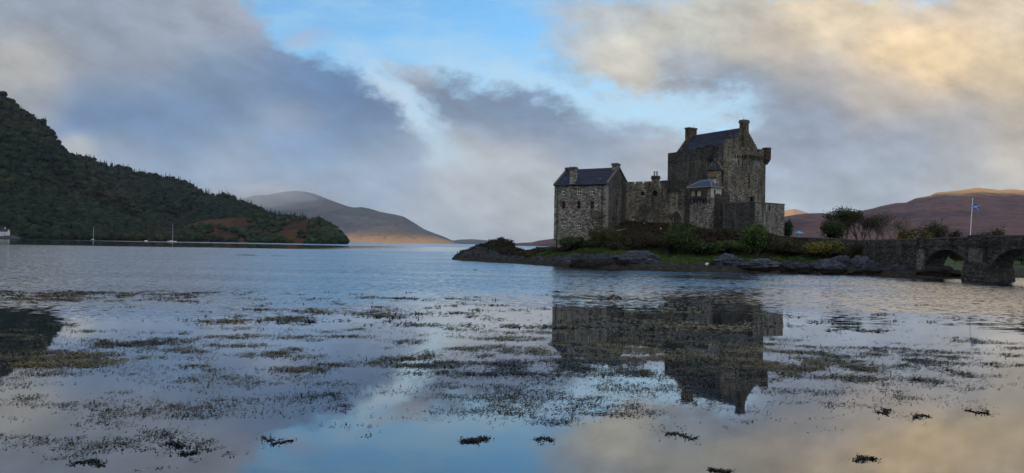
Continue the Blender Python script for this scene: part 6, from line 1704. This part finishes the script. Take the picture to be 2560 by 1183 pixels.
# the few clumps that float apart from the rest
CL = [(1187, 1101, 62, 20, 'dark seaweed clump floating alone on the blue reflection'), (2160, 1148, 70, 18, 'dark seaweed clump alone on the cream reflection'),
      (225, 1158, 95, 22, 'broad dark seaweed clump nearest the bottom left corner'), (440, 1112, 70, 20, 'dark seaweed clump above the broad bottom left clump'),
      (690, 1100, 110, 34, 'wide dark seaweed clump between the blue reflection and the grey'), (470, 1134, 44, 14, 'small seaweed clump below the middle of the lower left weed'),
      (2215, 1030, 60, 24, 'dark seaweed clump left of the cream ripple reflection'), (2300, 1042, 60, 18, 'dark seaweed clump on the cream reflection, second from its left clump'),
      (1360, 1098, 50, 22, 'dark seaweed clump right of the lone clump on the blue reflection'), (1700, 1090, 90, 30, 'scattered seaweed clump below the castle chimney reflection'),
      (1800, 1178, 60, 12, 'seaweed clump cut by the bottom edge on the cream reflection'), (2450, 1030, 70, 18, 'thin dark seaweed clump near the right edge of the cream reflection')]
for i, (x, y, wpx, hpx, lab) in enumerate(CL):
    rng = np.random.default_rng(300 + i); X, Y = water_pt(x, y); rx = wpx / 2 / F * Y * (1 if i == 0 else .85); ry = max(.15, hpx / 2 / (y - hor(x)) * Y * .8)
    cl = []
    for k in range(16):
        f = -1 + 2 * (k + .5 + rng.random() - .5) / 16; cl.append((X + rx * f, Y + ry * (.5 * math.sin(2.6 * f + i) + (rng.random() * 2 - 1) * .4 * (1 - abs(f) * .6)), rx * (.10 + .16 * rng.random()), ry * (.18 + .3 * rng.random()), int(3 + 8 * rng.random()) * (4 if i == 0 else 1), .02))
    V, Fc, C = weed_field(rng, cl, dict(len=.055, wid=.022, tilt=.6))
    tb = MB(); tb.tube([(c[0], c[1], .012) for c in sorted(cl)], .012, 4)     # the stipe they all hang from
    W = np.array(tb.V); Q = np.array([f if len(f) == 4 else (f[0], f[1], f[2], f[2]) for f in tb.F if len(f) == 4]) + len(V)
    V = np.concatenate([V, W]); Fc = np.concatenate([Fc, Q]); C = np.concatenate([C, np.tile((.02, .015, .008), (len(W), 1))])
    tag(mesh_obj('seaweed_clump', V, Fc, M['weed'], uniform=True, colors=C * .6, loc=(X, Y, 0)), lab, 'seaweed clump')

# ------------------------------------------------------------------ the damp air over the loch
def haze():
    m = bpy.data.materials.new('damp_air'); m.use_nodes = True; t = m.node_tree; t.nodes.clear()
    v = t.nodes.new('ShaderNodeVolumePrincipled'); v.inputs['Density'].default_value = 2.4e-5; v.inputs['Color'].default_value = (.74, .87, 1.0, 1); v.inputs['Anisotropy'].default_value = 0.0
    o = t.nodes.new('ShaderNodeOutputMaterial'); t.links.new(v.outputs[0], o.inputs['Volume'])
    b = MB(); b.prism([(-14500, -9500), (14500, -9500), (14500, 15500), (-14500, 15500)], -9, 1660)
    tag(b.build('haze', m), 'thin damp haze lying over the loch and hills', 'haze', kind='stuff')
def mist():
    m = bpy.data.materials.new('hill_mist'); m.use_nodes = True; t = m.node_tree; t.nodes.clear()
    v = t.nodes.new('ShaderNodeVolumePrincipled'); v.inputs['Density'].default_value = 1.5e-4; v.inputs['Color'].default_value = (.96, .97, 1.0, 1)
    o = t.nodes.new('ShaderNodeOutputMaterial'); t.links.new(v.outputs[0], o.inputs['Volume'])
    Vi, Fi = ico(3)
    banks = ((560, 505, 8300, 620, 150, 1200, 'mist bank low behind the wooded ridge'), (600, 498, 8000, 520, 120, 900, 'mist bank left of the far mountain shoulder'), (640, 494, 8200, 560, 120, 1300, 'mist bank on the shoulder of the far mountain'),
             (670, 486, 8500, 460, 120, 1000, 'mist bank just left of the far summit'), (715, 480, 8600, 420, 100, 900, 'mist bank over the far summit'), (760, 484, 8800, 380, 80, 800, 'thin mist bank right of the far summit'))
    for k, (x, y, D, rx, rz, ry, lab) in enumerate(banks):
        c = at(x, y, D); d = 1 + .5 * fbm(Vi[:, 0] * 2 + k * 7, Vi[:, 1] * 2 + Vi[:, 2] * 2, 200 + k, 3)
        tag(mesh_obj('mist', c + Vi * d[:, None] * np.array([rx, ry, rz]), Fi, m, uniform=True, smooth=True), lab, 'mist', kind='stuff')
haze()
mist()
